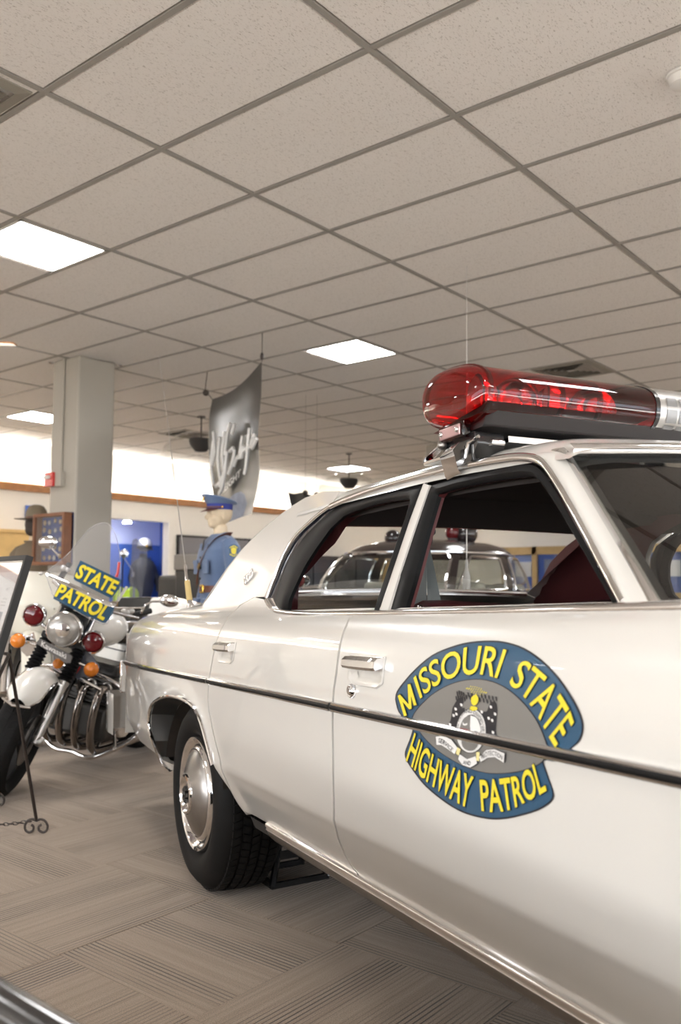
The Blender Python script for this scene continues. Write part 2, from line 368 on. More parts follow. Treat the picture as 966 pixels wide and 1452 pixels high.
# lights
LN = ['big square ceiling light panel at the left edge, nearest of all', 'square ceiling light panel in the middle, above the banner and lightbar']
def light_panel(x, y, label, grp=None):
    t = thing('ceiling_light', label, 'ceiling light', (x, y, CZ), group=grp)
    s = GS-.024; e = .018
    f = MB()
    for a, b in (((0, 0), (s, e)), ((0, s-e), (s, s)), ((0, 0), (e, s)), ((s-e, 0), (s, s))): f.bb((a[0]+.012, a[1]+.012, -.004), (b[0]+.012, b[1]+.012, .012))
    f.build('frame', plastic_white, t)
    MB().bb((.03, .03, 0), (s-.006, s-.006, .012)).build('diffuser', light_m, t)
    return t
for (x, y) in light_pos:
    if x < X0+.1 or x > X1-.7: continue
    if abs(x-2.512) < .1 and abs(y-4.354) < .1: light_panel(x, y, 'glowing square ceiling light nearest the left edge, largest of the panels')
    elif abs(x-5.572) < .1 and abs(y-4.354) < .1: light_panel(x, y, 'glowing square ceiling light above and right of the hanging banner')
    elif abs(x-5.572) < .1 and abs(y-9.252) < .1: light_panel(x, y, 'glowing square ceiling light just left of the beige column')
    elif abs(x-11.692) < .1 and abs(y-9.252) < .1: light_panel(x, y, 'far glowing ceiling light low above the rear roof of the patrol car')
    elif abs(x-8.632) < .1 and abs(y-9.252) < .1: light_panel(x, y, 'far glowing ceiling light behind the hanging banner')
    elif abs(x-8.632) < .1 and abs(y-4.354) < .1: light_panel(x, y, 'glowing ceiling light hidden behind the red roof lightbar')
    else: light_panel(x, y, 'square ceiling light panel outside the view', 'ceiling lights outside the view')
# vents
def vent(x, y, label, w=.56):
    t = thing('ceiling_vent', label, 'ceiling vent', (x, y, CZ+.0))
    fr = MB()
    for k in range(4):
        M = Matrix.Rotation(k*pi/2, 4, 'Z')
        q = MB().add([(-w/2, -w/2, -.004), (w/2, -w/2, -.004), (w/2-.05, -w/2+.05, -.012), (-w/2+.05, -w/2+.05, -.012), (-w/2, -w/2, .004), (w/2, -w/2, .004)], [(0, 1, 2, 3), (0, 4, 5, 1)]).tf(M)
        fr.add(q.v, q.f)
    fr.build('frame', mat('vent_grey', (.25, .235, .20), .5), t)
    for r in (.21, .165, .12, .075):
        l = MB()
        for k in range(4):
            M = Matrix.Rotation(k*pi/2, 4, 'Z')
            q = MB().add([(-r, -r, -.016), (r, -r, -.016), (r-.03, -r+.03, .004), (-r+.03, -r+.03, .004)], [(0, 1, 2, 3)]).tf(M); l.add(q.v, q.f)
        l.build('louvre', mat('vent_dark', (.12, .11, .09), .5), t)
    MB().bb((-w/2+.04, -w/2+.04, .006), (w/2-.04, w/2-.04, .009)).build('duct', dark, t)
vent(1.59, 3.45, 'square grey air vent in the ceiling at the upper left edge')
vent(7.70, 3.43, 'square grey air vent in the ceiling behind the red lightbar', .58)
vent(7.80, 9.05, 'square grey air vent in the ceiling between column and banner')
sm = MB().lathe([(0, -.05), (.035, -.05), (.055, -.04), (.062, -.012), (.07, -.01), (.07, 0)], (3.43, 1.03, CZ), (0, 0, 1), 28)
sm.build('smoke_detector', plastic_white, None, label='round white smoke detector on the ceiling at the right edge', cat='smoke detector')

# floor of ribbed carpet squares
floor = struct('floor', MB().bb((X0, Y0, -.1), (X1, Y1, -.004)), carpetm)
FS = .598; fx0, fy0 = 2.165, 2.352
me = bpy.data.meshes.new('carpet_tile'); h = FS/2-.0006
a = MB().bb((-h, -h, -.006), (h, h, 0)); me.from_pydata(a.v, [], a.f); me.materials.append(carpetm)
ct = []
restf = MB(); restf2 = MB()
for i in range(-16, 26):
    for j in range(-17, 17):
        cx = fx0+FS*(i+.5); cy = fy0+FS*(j+.5)
        if not (X0 < cx < X1 and Y0 < cy < Y1): continue
        px, py, t = proj((cx, cy, 0)); vis = t > .3 and -300 < px < 1250 and py < 1800
        ct.append((0 if vis else 1, cx*cx+cy*cy, i, j, cx, cy))
ct.sort()
for n, (nv, d, i, j, cx, cy) in enumerate(ct):
    if n < 170 and not nv:
        o = bpy.data.objects.new('carpet_tile', me); COL.objects.link(o); o.parent = floor
        o.location = (cx, cy, random.uniform(-.0006, .0004)); o.rotation_euler = (0, 0, (pi/2 if (i+j) % 2 == 0 else 0)+random.choice((0, pi)))
    elif (i+j) % 2: restf.bb((cx-h, cy-h, -.006), (cx+h, cy+h, 0))
    else: restf2.bb((cx-h, cy-h, -.006), (cx+h, cy+h, 0))
restf.build('carpet_tile_field', carpetm, floor, kind='stuff'); restf2.build('carpet_tile_field', carpetm, floor, kind='stuff')

# left wall (Y = 11.5) with display window opening
ox0, ox1, oz0, oz1 = 8.1, 9.53, .78, 2.12
wl = MB()
wl.bb((X0, Y1, 0), (ox0, Y1+.12, CZ+.06)); wl.bb((ox1, Y1, 0), (X1, Y1+.12, CZ+.06)); wl.bb((ox0, Y1, 0), (ox1, Y1+.12, oz0)); wl.bb((ox0, Y1, oz1), (ox1, Y1+.12, CZ+.06))
struct('wall_left', wl, wallm)
struct('wall_back', MB().bb((X1, Y0, 0), (X1+.12, Y1, CZ+.06)), wallm)
wr = MB().bb((X0, Y0-.12, 0), (X1, Y0, WZ0)).bb((X0, Y0-.12, WZ1), (X1, Y0, CZ+.06)).bb((X0, Y0-.12, WZ0), (WINR[0], Y0, WZ1)).bb((WINR[1], Y0-.12, WZ0), (X1, Y0, WZ1))
struct('wall_right', wr, wallm)
wf = MB().bb((X0-.12, Y0, 0), (X0, Y1, WZ0)).bb((X0-.12, Y0, WZ1), (X0, Y1, CZ+.06)).bb((X0-.12, Y0, WZ0), (X0, WINF[0], WZ1)).bb((X0-.12, WINF[1], WZ0), (X0, Y1, WZ1))
struct('wall_front', wf, wallm)
def window(nm, a, b, n, axis):
    fr = bpy.data.objects.new(nm, None); COL.objects.link(fr); fr['kind'] = 'structure'
    for k in range(n+1):
        c = a+(b-a)*k/n
        p = ((X0-.10, c-.04, WZ0), (X0-.02, c+.04, WZ1)) if axis == 'y' else ((c-.04, Y0-.10, WZ0), (c+.04, Y0-.02, WZ1))
        MB().bb(*p).build('mullion', plastic_white, fr)
        if k < n:
            d = a+(b-a)*(k+1)/n
            p = ((X0-.065, c+.04, WZ0), (X0-.059, d-.04, WZ1)) if axis == 'y' else ((c+.04, Y0-.065, WZ0), (d-.04, Y0-.059, WZ1))
            MB().bb(*p).build('pane', glass_clear, fr)
window('window_1', *WINF, 8, 'y'); window('window_2', *WINR, 10, 'x')
struct('baseboard_left', MB().bb((X0, Y1-.02, 0), (X1, Y1, .12)), wood)
struct('trim_1', MB().bb((X0, Y1-.035, 2.42), (X1, Y1, 2.54)), wood, bevel=.006)
struct('trim_2', MB().bb((ox0-.06, Y1-.03, oz1-.0), (ox1+.10, Y1, oz1+.10)).bb((ox1, Y1-.03, oz0), (ox1+.10, Y1, oz1)), wallm)
# blue display case behind the opening
t = thing('wall_display_case', 'blue-lined lit display case let into the cream wall right of the column', 'display case', (8.8, Y1+.12, 0))
def L(p, o=t): return tuple(np.array(p)-np.array(o.location))
MB().bb(L((7.6, 12.95, .4)), L((10.6, 13.0, 1.80))).build('back_panel', bluewall, t)
MB().bb(L((7.6, 12.95, 1.80)), L((10.6, 13.0, 2.7))).build('back_panel', bluewall2, t, label='blue upper back panel, paled in colour for glass haze')
MB().bb(L((10.55, 11.62, .4)), L((10.6, 12.95, 2.7))).build('side_panel', bluewall, t)
MB().bb(L((7.6, 11.62, .4)), L((7.65, 12.95, 2.7))).build('side_panel', bluewall, t)
MB().bb(L((7.6, 11.62, .66)), L((10.6, 12.95, .74))).build('shelf', bluewall2, t)
MB().bb(L((7.6, 11.62, 2.7)), L((10.6, 12.95, 2.74))).build('top_panel', bluewall2, t)
MB().lathe([(0, 0), (.07, 0), (.07, .02)], L((9.3, 12.3, 2.13)), (0, 0, 1), 20).build('lamp', emit('case_lamp', (1, .98, .95), 160), t)
MB().bb(L((9.25, 12.25, 2.15)), L((9.35, 12.35, 2.7))).build('lamp_stem', plastic_white, t)
MB().bb(L((8.0, 12.93, 1.72)), L((8.62, 12.95, 2.15))).build('notice_sheet', paper, t, label='white notice sheet')

# column with conduit
cx0, cx1, cy0, cy1 = 4.438, 4.83, 6.61, 7.02
t = thing('support_column', 'square beige column rising to the ceiling behind the white motorcycle', 'column', (cx0, cy0, 0))
MB().bb((0, 0, 0), (cx1-cx0, cy1-cy0, CZ)).build('shaft', columnm, t, bevel=.02, seg=3)
MB().tube([(-.012, .215, 2.10), (-.012, .215, CZ)], .012, 8).build('conduit', columnm, t)
clp = MB()
for p in ((-.03, .40, CZ-.015), (.42, -.02, CZ-.015)): clp.ball(p, (.03, .02, .012), 10, 6)
clp.build('ceiling_clip', chrome, t)
t = thing('support_column', 'distant square beige column behind the lightbar mount', 'column', (10.62, 6.61, 0))
MB().bb((0, 0, 0), (.4, .42, CZ)).build('shaft', columnm, t, bevel=.02)
# fire alarm on column left face
t = thing('fire_alarm', 'red fire alarm sounder on the upper left face of the beige column', 'fire alarm', (4.438, 6.86, 2.03))
MB().bb((-.05, -.09, -.07), (0, .04, .06)).build('back_box', columnm, t, bevel=.004)
MB().bb((-.075, .0, -.065), (-.0, .13, .06)).build('housing', redpaint, t, bevel=.004)
MB().bb((-.10, .03, .0), (-.075, .11, .03)).build('strobe', plastic_white, t, bevel=.006)

# ================================================================== PATROL CAR
v = -ray(-110, 881); Ux = v/np.linalg.norm(v); Uy = np.cross([0, 0, 1], Ux); Uy /= np.linalg.norm(Uy); Uz = np.cross(Ux, Uy)
CM = np.array([Ux, Uy, Uz]); hubc = CM@(atd(283, 1124, 3.2)-CAM); INS = .055
CO = np.array([hubc[0], hubc[1]-INS, hubc[2]-.335]); COW = CAM+CM.T@CO
def carray(px, py): return CM@ray(px, py)
def P2C(px, py, fy, it=12):
    """picture point -> point on the body side y = fy(x,z), in car coordinates"""
    r = carray(px, py); y = 0.0; p = None
    for _ in range(it):
        t = (y+CO[1])/r[1]; p = t*r-CO; y = .5*y+.5*fy(p[0], p[2])
    t = (y+CO[1])/r[1]; return t*r-CO
YC = .975; ZB = .99
_pz = np.array([.20, .30, .330, .354, .40, .44, .475, .495, .510, .66, .76, .84, .89, .925, .955, .978, .992, 1.02, 1.2, 1.45])
_py = np.array([.18, .12, .094, .078, .053, .030, .0110, .0012, -.001, -.007, -.009, -.005, .004, .018, .042, .075, .100, .118, .183, .273])
def hermite(xs, ys):
    d = np.diff(ys)/np.diff(xs); m = np.zeros(len(xs)); m[0] = d[0]; m[-1] = d[-1]
    for i in range(1, len(xs)-1): m[i] = 0 if d[i-1]*d[i] < 0 else (2*d[i-1]*d[i]/(d[i-1]+d[i]) if abs(d[i-1]+d[i]) > 1e-9 else 0)
    def fn(x):
        x = min(max(x, xs[0]), xs[-1]); i = min(max(int(np.searchsorted(xs, x)-1), 0), len(xs)-2); h = xs[i+1]-xs[i]; t = (x-xs[i])/h
        return (2*t**3-3*t*t+1)*ys[i]+(t**3-2*t*t+t)*h*m[i]+(-2*t**3+3*t*t)*ys[i+1]+(t**3-t*t)*h*m[i+1]
    return fn
_S = hermite(_pz, _py)
def S(x, z):
    y = _S(z)
    if x < -.4: y += .03*((-.4-x)/.9)**2
    if x < -1.05: y += .05*((-1.05-x)/.3)**2
    if x > 3.0: y += .05*((x-3.0)/.9)**2
    # soft flare around the rear wheel opening
    r = sqrt((x+.06)**2+((z-.30)*1.25)**2)
    y -= .010*exp(-((r-.50)/.05)**2) if z < .80 else 0
    return y
G = lambda x, z: .105+.36*(z-.99) if z > .99 else S(x, z)
car = thing('patrol_car', 'white patrol sedan with blue and yellow door emblem and red roof lightbar', 'car', tuple(COW), Matrix([[CM[j][i] for j in range(3)] for i in range(3)]))
def smooth_normals(me, fy, sgn):
    ns = []
    for vtx in me.vertices:
        x, y, z = vtx.co; e = .003
        dx = (fy(x+e, z)-fy(x-e, z))/(2*e); dz = (fy(x, z+e)-fy(x, z-e))/(2*e)
        n = Vector((dx, -1, dz)).normalized(); n.y *= sgn; ns.append(n)
    return ns
def skin(name, outline, fy, m, parent, step=.035, off=0.0, holes=(), thick=.0, mirror=False, zsteps=None, both=True, **tags):
    """sheet on the body side inside an outline of (x,z) points"""
    out = resample(list(outline)+[outline[0]], max(12, int(sum(np.hypot(*(np.array(outline[i])-np.array(outline[i-1]))) for i in range(len(outline)))/.018)))[:-1]
    out = [tuple(p[:2]) for p in out]
    xs = [p[0] for p in out]; zs = [p[1] for p in out]
    P = np.array(out)
    def inside(x, z):
        c = False; n = len(out); j = n-1
        for i in range(n):
            if (out[i][1] > z) != (out[j][1] > z) and x < (out[j][0]-out[i][0])*(z-out[i][1])/(out[j][1]-out[i][1])+out[i][0]: c = not c
            j = i
        return c
    pts = [Vector(p) for p in out]; n0 = len(out)
    zz = np.arange(min(zs), max(zs), .016); xx = np.arange(min(xs), max(xs), step)
    for z in zz:
        for x in xx:
            if np.min((P[:, 0]-x)**2+(P[:, 1]-z)**2) > .009**2 and inside(x, z): pts.append(Vector((x, z)))
    r = delaunay_2d_cdt(pts, [], [list(range(n0))], 1, 1e-5)
    V2, Fc = r[0], r[2]
    mb = MB(); vs = [(p[0], fy(p[0], p[1])+off, p[1]) for p in V2]
    fs = [tuple(f) for f in Fc]
    me = bpy.data.meshes.new(name); nrm = []
    e = .003
    for p in V2:
        dx = (fy(p[0]+e, p[1])-fy(p[0]-e, p[1]))/(2*e); dz = (fy(p[0], p[1]+e)-fy(p[0], p[1]-e))/(2*e)
        nrm.append(Vector((dx, -1, dz)).normalized())
    # orient faces to -y
    ff = []
    for f in fs:
        a, b, c = (Vector(vs[i]) for i in f[:3]); n = (b-a).cross(c-a)
        ff.append(f if n.y < 0 else tuple(reversed(f)))
    nv = len(vs)
    if thick:
        # flange turned inwards along the rim
        rim = []
        key = {(round(p[0], 4), round(p[1], 4)): i for i, p in enumerate(V2)}
        idx = [key.get((round(p[0], 4), round(p[1], 4))) for p in out]
        if None not in idx:
            cxy = P.mean(axis=0); base = len(vs)
            for i in idx: vs.append((vs[i][0], vs[i][1], vs[i][2]))
            for i in idx: vs.append((vs[i][0], vs[i][1]+thick, vs[i][2]))
            n = len(idx)
            for k in range(n): ff.append((base+k, base+(k+1) % n, base+n+(k+1) % n, base+n+k))
    if mirror: vs = [(p[0], 2*YC-p[1], p[2]) for p in vs]; ff = [tuple(reversed(f)) for f in ff]; nrm = [Vector((n.x, -n.y, n.z)) for n in nrm]
    me.from_pydata(vs, [], ff); me.materials.append(m)
    me.polygons.foreach_set('use_smooth', [True]*len(me.polygons))
    alln = nrm+[Vector((0, 0, 1))]*(len(vs)-len(nrm))
    if len(vs) > nv:
        me.update(); 
        for k in range(nv, len(vs)): alln[k] = me.vertices[k].normal.copy()
    me.normals_split_custom_set_from_vertices([tuple(n) for n in alln]); me.update()
    o = bpy.data.objects.new(name, me); COL.objects.link(o); o.parent = parent
    for k, val in tags.items(): o[k] = val
    return o
def px_on(pts, fy=S): return [tuple(P2C(a, b, fy)[[0, 2]]) for a, b in pts]
def px3(pts, fy=S, off=0): return [tuple(P2C(a, b, lambda x, z: fy(x, z)+off)) for a, b in pts]
# --- outlines
cutR = px_on([(360, 847), (340, 858), (328, 870), (318, 885), (309, 903), (303, 925), (299, 945), (296, 966), (294.5, 985), (295, 1003), (302, 1040), (312, 1078), (322, 1110), (333, 1133), (345, 1150)])
cutB = px_on([(500, 871), (492, 887), (485, 905), (481, 926), (478, 950), (473.5, 980), (472, 1003), (472.5, 1080), (474, 1150), (476, 1172), (480, 1190), (489, 1212), (498, 1228), (511, 1243)])
arch = px_on([(242, 1092), (234, 1087), (228, 1078), (217, 1050), (212, 1030), (212.5, 1012), (216, 1000), (223, 993), (232, 988.5), (241, 987), (250, 988), (262, 992), (275, 1002), (284, 1018), (290, 1036), (297, 1062), (303, 1085), (313, 1101), (330, 1125), (350, 1156)])
winR = px_on([(376, 846), (380, 838), (387, 820), (395, 800), (406, 778), (420, 757), (442, 736), (468, 716.5)], G)
cpe = [(.584, 1.364), (.46, 1.345), (.307, 1.310), (.17, 1.265), (.029, 1.202), (-.05, 1.145), (-.097, 1.110), (-.14, 1.06), (-.19, 1.025)]
cutR[0] = (cutR[0][0], cutR[0][1])
quarter = (cutR[::-1] + winR[0:] + [(.855, 1.348), (.72, 1.366)] + cpe + [(-.5, 1.012), (-.8, 1.002), (-1.05, .985), (-1.16, .972), (-1.235, .94), (-1.275, .88), (-1.30, .78), (-1.335, .70), (-1.36, .60), (-1.365, .52), (-1.34, .46), (-1.27, .40), (-.9, .385), (-.5, .372), (-.30, .375)] + arch + [(cutR[-1][0], cutR[-1][1]-.005)])
# keep the small gap at the door cut
SILLZ = .356
rear_door = [(p[0]+.009, p[1]) for p in cutR] + [(cutB[-1][0]-.010, SILLZ+.004)] + [(p[0]-.006, p[1]) for p in cutB[::-1]] + [(1.40, .992), (1.1, .992), (.80, .992)] + px_on([(389, 866), (380, 857), (375, 850)])
XD = 2.52
front_door = [(p[0]+.005, p[1]) for p in cutB] + [(XD-.01, SILLZ+.004), (XD, .70), (XD, .975), (2.3, .990), (1.8, .990), (1.42, .990)]
AX = 3.06
farch = [(AX-.47*cos(a), .32+.37*sin(a)) for a in np.linspace(-.0, pi, 24)]
fender = [(XD+.006, SILLZ+.004), (2.6, .33)]+farch+[(AX+.52, .36), (3.98, .40), (4.03, .55), (4.03, .80), (4.0, .93), (3.3, .965), (2.62, .985), (XD+.006, .985)]
for mir in (False, True):
    skin('quarter_panel', quarter, S, paint, car, thick=.03, mirror=mir)
    d = skin('rear_door', rear_door, S, paint, car, thick=.03, mirror=mir)
    e = skin('front_door', front_door, S, paint, car, thick=.03, mirror=mir)
    skin('front_fender', fender, S, paint, car, thick=.03, mirror=mir)
    if not mir: rdoor, fdoor = d, e
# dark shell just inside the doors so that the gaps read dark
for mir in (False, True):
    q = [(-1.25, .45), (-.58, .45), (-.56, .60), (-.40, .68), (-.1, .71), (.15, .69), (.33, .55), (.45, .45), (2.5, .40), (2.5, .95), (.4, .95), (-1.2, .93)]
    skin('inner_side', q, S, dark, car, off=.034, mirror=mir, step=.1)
# --- roof
def zg(x): return float(np.interp(x, [.3, .55, .85, 1.34, 1.55, 1.78, 1.90, 1.97], [1.28, 1.303, 1.303, 1.297, 1.291, 1.279, 1.268, 1.262]))
def roof_pt(s, u):
    y = YC+(YC-.216)*u
    xf = 1.915+.10*(1-u*u); xr = .56-.10*(1-u*u)
    x = xf+(xr-xf)*s; a = 1-abs(u)
    edge = 1-exp(-a*(YC-.216)/.035)
    f = sstep(0, .10, s)
    z = zg(x)+(.022+.032*f)*edge+.055*(1-u*u)*(.25+.75*sstep(0, .35, s))*(1-.35*sstep(.7, 1, s))
    return (x, y, z)
us = [-1, -.99, -.975, -.955, -.93, -.9, -.85]+list(np.linspace(-.8, .8, 17))+[.85, .9, .93, .955, .975, .99, 1]
MB().grid([[roof_pt(s, u) for u in us] for s in list(np.linspace(0, .2, 9))+list(np.linspace(.25, 1, 14))]).build('roof', paint, car, ang=80)
MB().grid([[tuple(np.array(roof_pt(s, u*.97))-np.array((0, 0, .028))) for u in us] for s in np.linspace(0, 1, 16)]).build('headliner', liner, car, ang=80)
# --- A pillars, windshield
Ain = px3([(752, 648), (764, 651), (776, 661), (788, 680), (800, 700), (820, 735), (840, 772), (862, 815), (886, 860)], G)
Aout = px3([(775, 640), (790, 641), (803, 652), (815, 672), (828, 693), (850, 731), (872, 768), (895, 808), (925, 862)], lambda x, z: G(x, z)+.028)
Awin = px3([(800, 634), (807, 640), (814, 650), (826, 668), (840, 690), (862, 726), (885, 763), (908, 801), (944, 862)], lambda x, z: G(x, z)+.034)
def mir3(ps): return [(p[0], 2*YC-p[1], p[2]) for p in ps]
for f_ in (lambda q: q, mir3):
    a, b, c = f_(Ain), f_(Aout), f_(Awin)
    mid = [tuple((np.array(p)+np.array(q))/2+np.array((.004, -.010 if f_ is not mir3 else .010, .0))) for p, q in zip(a, b)]
    MB().grid([a, [tuple(np.array(p)*.75+np.array(q)*.25+np.array((0, -.006 if f_ is not mir3 else .006, 0))) for p, q in zip(a, b)], mid, b]).build('windshield_pillar', paint, car, ang=80)
    MB().grid([b, [tuple((np.array(p)+np.array(q))/2+np.array((.008, -.006 if f_ is not mir3 else .006, 0))) for p, q in zip(b, c)], c]).build('windshield_moulding', chrome, car, ang=80)
    inn = [tuple(np.array(p)+np.array((-.02, .05 if f_ is not mir3 else -.05, 0))) for p in a]; inn2 = [tuple(np.array(p)+np.array((-.03, .05 if f_ is not mir3 else -.05, 0))) for p in c]
    MB().grid([inn, inn2]).build('pillar_trim', liner, car)
top0 = np.array(Awin[1]); bot0 = np.array(Awin[-1])
def wpt(s, u):
    """windshield: s 0 top..1 bottom, u -1 near .. 1 far"""
    e = top0+(bot0-top0)*s; hw = YC-e[1]; bow = (.10+.14*s)*(1-u*u)
    return (e[0]+bow, YC+hw*u, e[2]+(.0+.012*(1-u*u))*(1-s))
MB().grid([[wpt(s, u) for u in np.linspace(-1, 1, 25)] for s in np.linspace(0, 1, 9)]).build('windshield', glass, car, ang=80)
hd = [wpt(0, u) for u in np.linspace(-1, 1, 25)]
MB().grid([[(p[0]-.012, p[1], p[2]+.014) for p in hd], [(p[0]+.004, p[1], p[2]+.016) for p in hd], [(p[0]+.016, p[1], p[2]+.002) for p in hd], [(p[0]+.006, p[1], p[2]-.010) for p in hd]]).build('header_moulding', chrome, car, ang=80)
MB().grid([[(p[0]+.004, p[1], p[2]-.008) for p in hd], [(p[0]+.003, p[1], p[2]-.020) for p in hd]]).build('windshield_seal', rubber, car)
# --- side window frames
gut = [(468, 718), (490, 708), (530, 693), (570, 681), (600, 673), (650, 661), (700, 652), (730, 648), (752, 649), (764, 653), (775, 663), (788, 682), (800, 702), (820, 738), (840, 775), (862, 818), (882, 855)]
winl = [(468, 718), (455, 727), (442, 738), (420, 759), (406, 780), (395, 802), (387, 822), (380, 840), (377, 848)]
belt = [(378, 851), (383, 859), (389, 865), (398, 868), (420, 870.5), (450, 871.5), (505, 871), (560, 870), (620, 868.5), (700, 867), (780, 865), (860, 863), (940, 861.5), (1000, 861)]
Gf = lambda x, z: G(x, z)-.004
def strip(name, pxs, fy, wd, m, parent, off=0, hgt=.5, both=True):
    P = spline(px3(pxs, fy, off), 4)
    r = []
    for f_ in ((lambda q: q), mir3) if both else ((lambda q: q),):
        r.append(MB().tube(f_([tuple(p) for p in P]), wd, 8, sy=hgt, up=(0, 1, 0)).build(name, m, parent, ang=60))
    return r[0]
strip('drip_rail', gut, Gf, .0045, chrome, car, hgt=2.0)
strip('quarter_moulding', winl, Gf, .0045, chrome, car, hgt=1.4)
strip('belt_moulding', belt, lambda x, z: .078, .007, chrome, car, hgt=1.3)
# chrome corner plate at the rear of the belt line
cp = px3([(377, 848), (376, 856), (380, 863), (388, 868), (398, 870), (400, 866), (391, 858), (387, 848)], lambda x, z: .082)
MB().add(cp, [tuple(range(len(cp)))]).build('belt_corner_plate', chrome, car)
def ring(name, outer, inner, m, d0, d1, n=60, both=True, closed=False):
    A = resample(px3(outer, G, d0), n); B = resample(px3(inner, G, d1), n)
    for f_ in ((lambda q: q), mir3) if both else ((lambda q: q),):
        B2 = B if f_ is not mir3 or name != 'rear_door_seal' else [p*.6+q*.4 for p, q in zip(A, B)]
        a = f_([tuple(p) for p in A]); b = f_([tuple(p) for p in B2]); sg = 1 if f_ is not mir3 else -1
        mid = [tuple(np.array(p)*.45+np.array(q)*.55+np.array((0, -.008*sg, 0))) for p, q in zip(a, b)]
        q_ = [tuple(np.array(p)*.2+np.array(q)*.8+np.array((0, -.006*sg, 0))) for p, q in zip(a, b)]
        bk = [(p[0], p[1]+.012*sg, p[2]) for p in b]
        o = MB().grid([a, mid, q_, b, bk], cv=closed).build(name, m, car, ang=35)
    return o
# rear door frame: dark painted band, rubber
roR = [(537, 868), (560, 800), (580, 738), (600, 684), (570, 689), (540, 697), (505, 707), (476, 719), (455, 737), (432, 760), (412, 790), (398, 822), (390, 850), (396, 867)]
riR = [(532, 867), (552, 806), (572, 748), (584, 708), (560, 710), (530, 716), (505, 724), (489, 731), (470, 748), (448, 778), (432, 803), (420, 828), (410, 850), (408, 866)]
ring('rear_door_seal', roR, riR, rubber, .010, .014)
pan = [(468, 719), (455, 729), (442, 740), (420, 761), (406, 782), (395, 804), (387, 824), (380, 842), (378, 850)]
pan2 = [(478, 719), (465, 730), (455, 738), (432, 762), (420, 781), (408, 803), (399, 824), (394, 842), (393, 862)]
for f_ in ((lambda q: q), mir3):
    MB().grid([f_(px3(pan, G, .003)), f_(px3(pan2, G, .012))]).build('quarter_filler', mat('blue_black_enamel', (.012, .014, .022), .12, coat=1), car, ang=80)
foR = [(549, 868), (565, 815), (585, 755), (607, 690), (640, 679), (680, 669), (715, 661), (738, 658), (757, 659), (770, 669), (785, 691), (800, 716), (830, 769), (860, 824), (880, 860)]
fiR = [(574, 867), (588, 820), (605, 757), (622, 700), (655, 691), (690, 684), (720, 679), (750, 676), (760, 677), (768, 684), (782, 704), (797, 727), (827, 778), (857, 829), (876, 862)]
ring('front_door_seal', foR, fiR, rubber, .008, .018)
# B pillar (white, between the windows)
bl = px3([(537, 869), (560, 801), (581, 738), (601, 684)], G, .002); br = px3([(549, 869), (566, 815), (587, 752), (609, 688)], G, .002)
for f_ in ((lambda q: q), mir3):
    a, b = f_(bl), f_(br); sg = 1 if f_ is not mir3 else -1
    MB().grid([[(p[0], p[1]+.012*sg, p[2]) for p in a], a, [tuple((np.array(p)+np.array(q))/2+np.array((0, -.005*sg, 0))) for p, q in zip(a, b)], b, [(p[0], p[1]+.012*sg, p[2]) for p in b]]).build('door_pillar', paint, car, ang=50)
# inner trims around the openings (maroon)
inR = [(532, 867), (552, 806), (572, 748), (581, 712), (560, 716), (530, 724), (508, 733), (492, 745), (476, 770), (455, 790), (440, 808), (425, 822), (423, 845), (422, 867)]
for f_ in ((lambda q: q), mir3):
    sg = 1 if f_ is not mir3 else -1
    A = f_([tuple(p) for p in resample(px3(riR, G, .05), 50)]); B = f_([tuple(p) for p in resample(px3(inR, G, .085), 50)])
    if f_ is not mir3: MB().grid([A, B]).build('window_trim', maroon, car)
    A = f_([tuple(p) for p in resample(px3(fiR, G, .020), 50)]); B = f_([(p[0]+.004, p[1]+.018, p[2]) for p in resample(px3(fiR, G, .020), 50)])
    MB().grid([A, B]).build('window_trim', maroon, car)
    # inner skin of the wide rear pillar and roof side
    q = [(p[0], p[1]) for p in cpe]+[(-.19, .97), (.62, .97)]+[(p[0]+(.05 if f_ is mir3 else -.03), p[1]) for p in winR[2:]]+[(.85, 1.33)]
    skin('rear_pillar_trim', q, G, maroon, car, off=.075, mirror=(f_ is mir3), step=.08)
    MB().grid([f_([(x, G(x, zg(x)-.035)+.06, zg(x)-.035) for x in np.linspace(.6, 1.9, 14)]), f_([(x, .29, zg(x)+.02) for x in np.linspace(.6, 1.9, 14)])]).build('roof_rail_trim', liner, car)
    # door inner panels
    q = [(.68, .45), (2.45, .45), (2.45, .965), (.68, .965)]
    skin('door_trim', q, lambda x, z: .12, maroon, car, mirror=(f_ is mir3), step=.3)
    MB().bb((.66, min(f_([(0, .085, 0)])[0][1], f_([(0, .15, 0)])[0][1]), .958), (2.28, max(f_([(0, .085, 0)])[0][1], f_([(0, .15, 0)])[0][1]), .975)).build('door_top_trim', maroon, car, bevel=.005)
# --- rear deck, window, tail
def deck_pt(s, u):
    x = -.19-(1.14)*s; ye = S(x, 1.0); zz = float(np.interp(x, [-1.33, -1.235, -1.16, -1.05, -.8, -.5, -.19], [.90, .94, .972, .985, 1.002, 1.012, 1.025]))
    return (x-.05*(1-u*u)*s, YC+(YC-ye)*u, zz+.035*(1-u**4)*(1-.5*s)-.004*(abs(u) > .999))
MB().grid([[deck_pt(s, u) for u in [-1, -.98, -.95, -.9]+list(np.linspace(-.8, .8, 13))+[.9, .95, .98, 1]] for s in np.linspace(0, 1, 14)]).build('trunk_lid', paint, car, ang=80)
def rw(s, u):
    x = .47+(-.14-.47)*s; ye = .40+(.27-.40)*s; z = 1.290+(1.062-1.290)*s
    return (x-.10*(1-u*u), YC+(YC-ye)*u, z+.02*(1-u*u))
MB().grid([[rw(s, u) for u in np.linspace(-1, 1, 21)] for s in np.linspace(0, 1, 7)]).build('rear_window', glass_clear, car, ang=80)
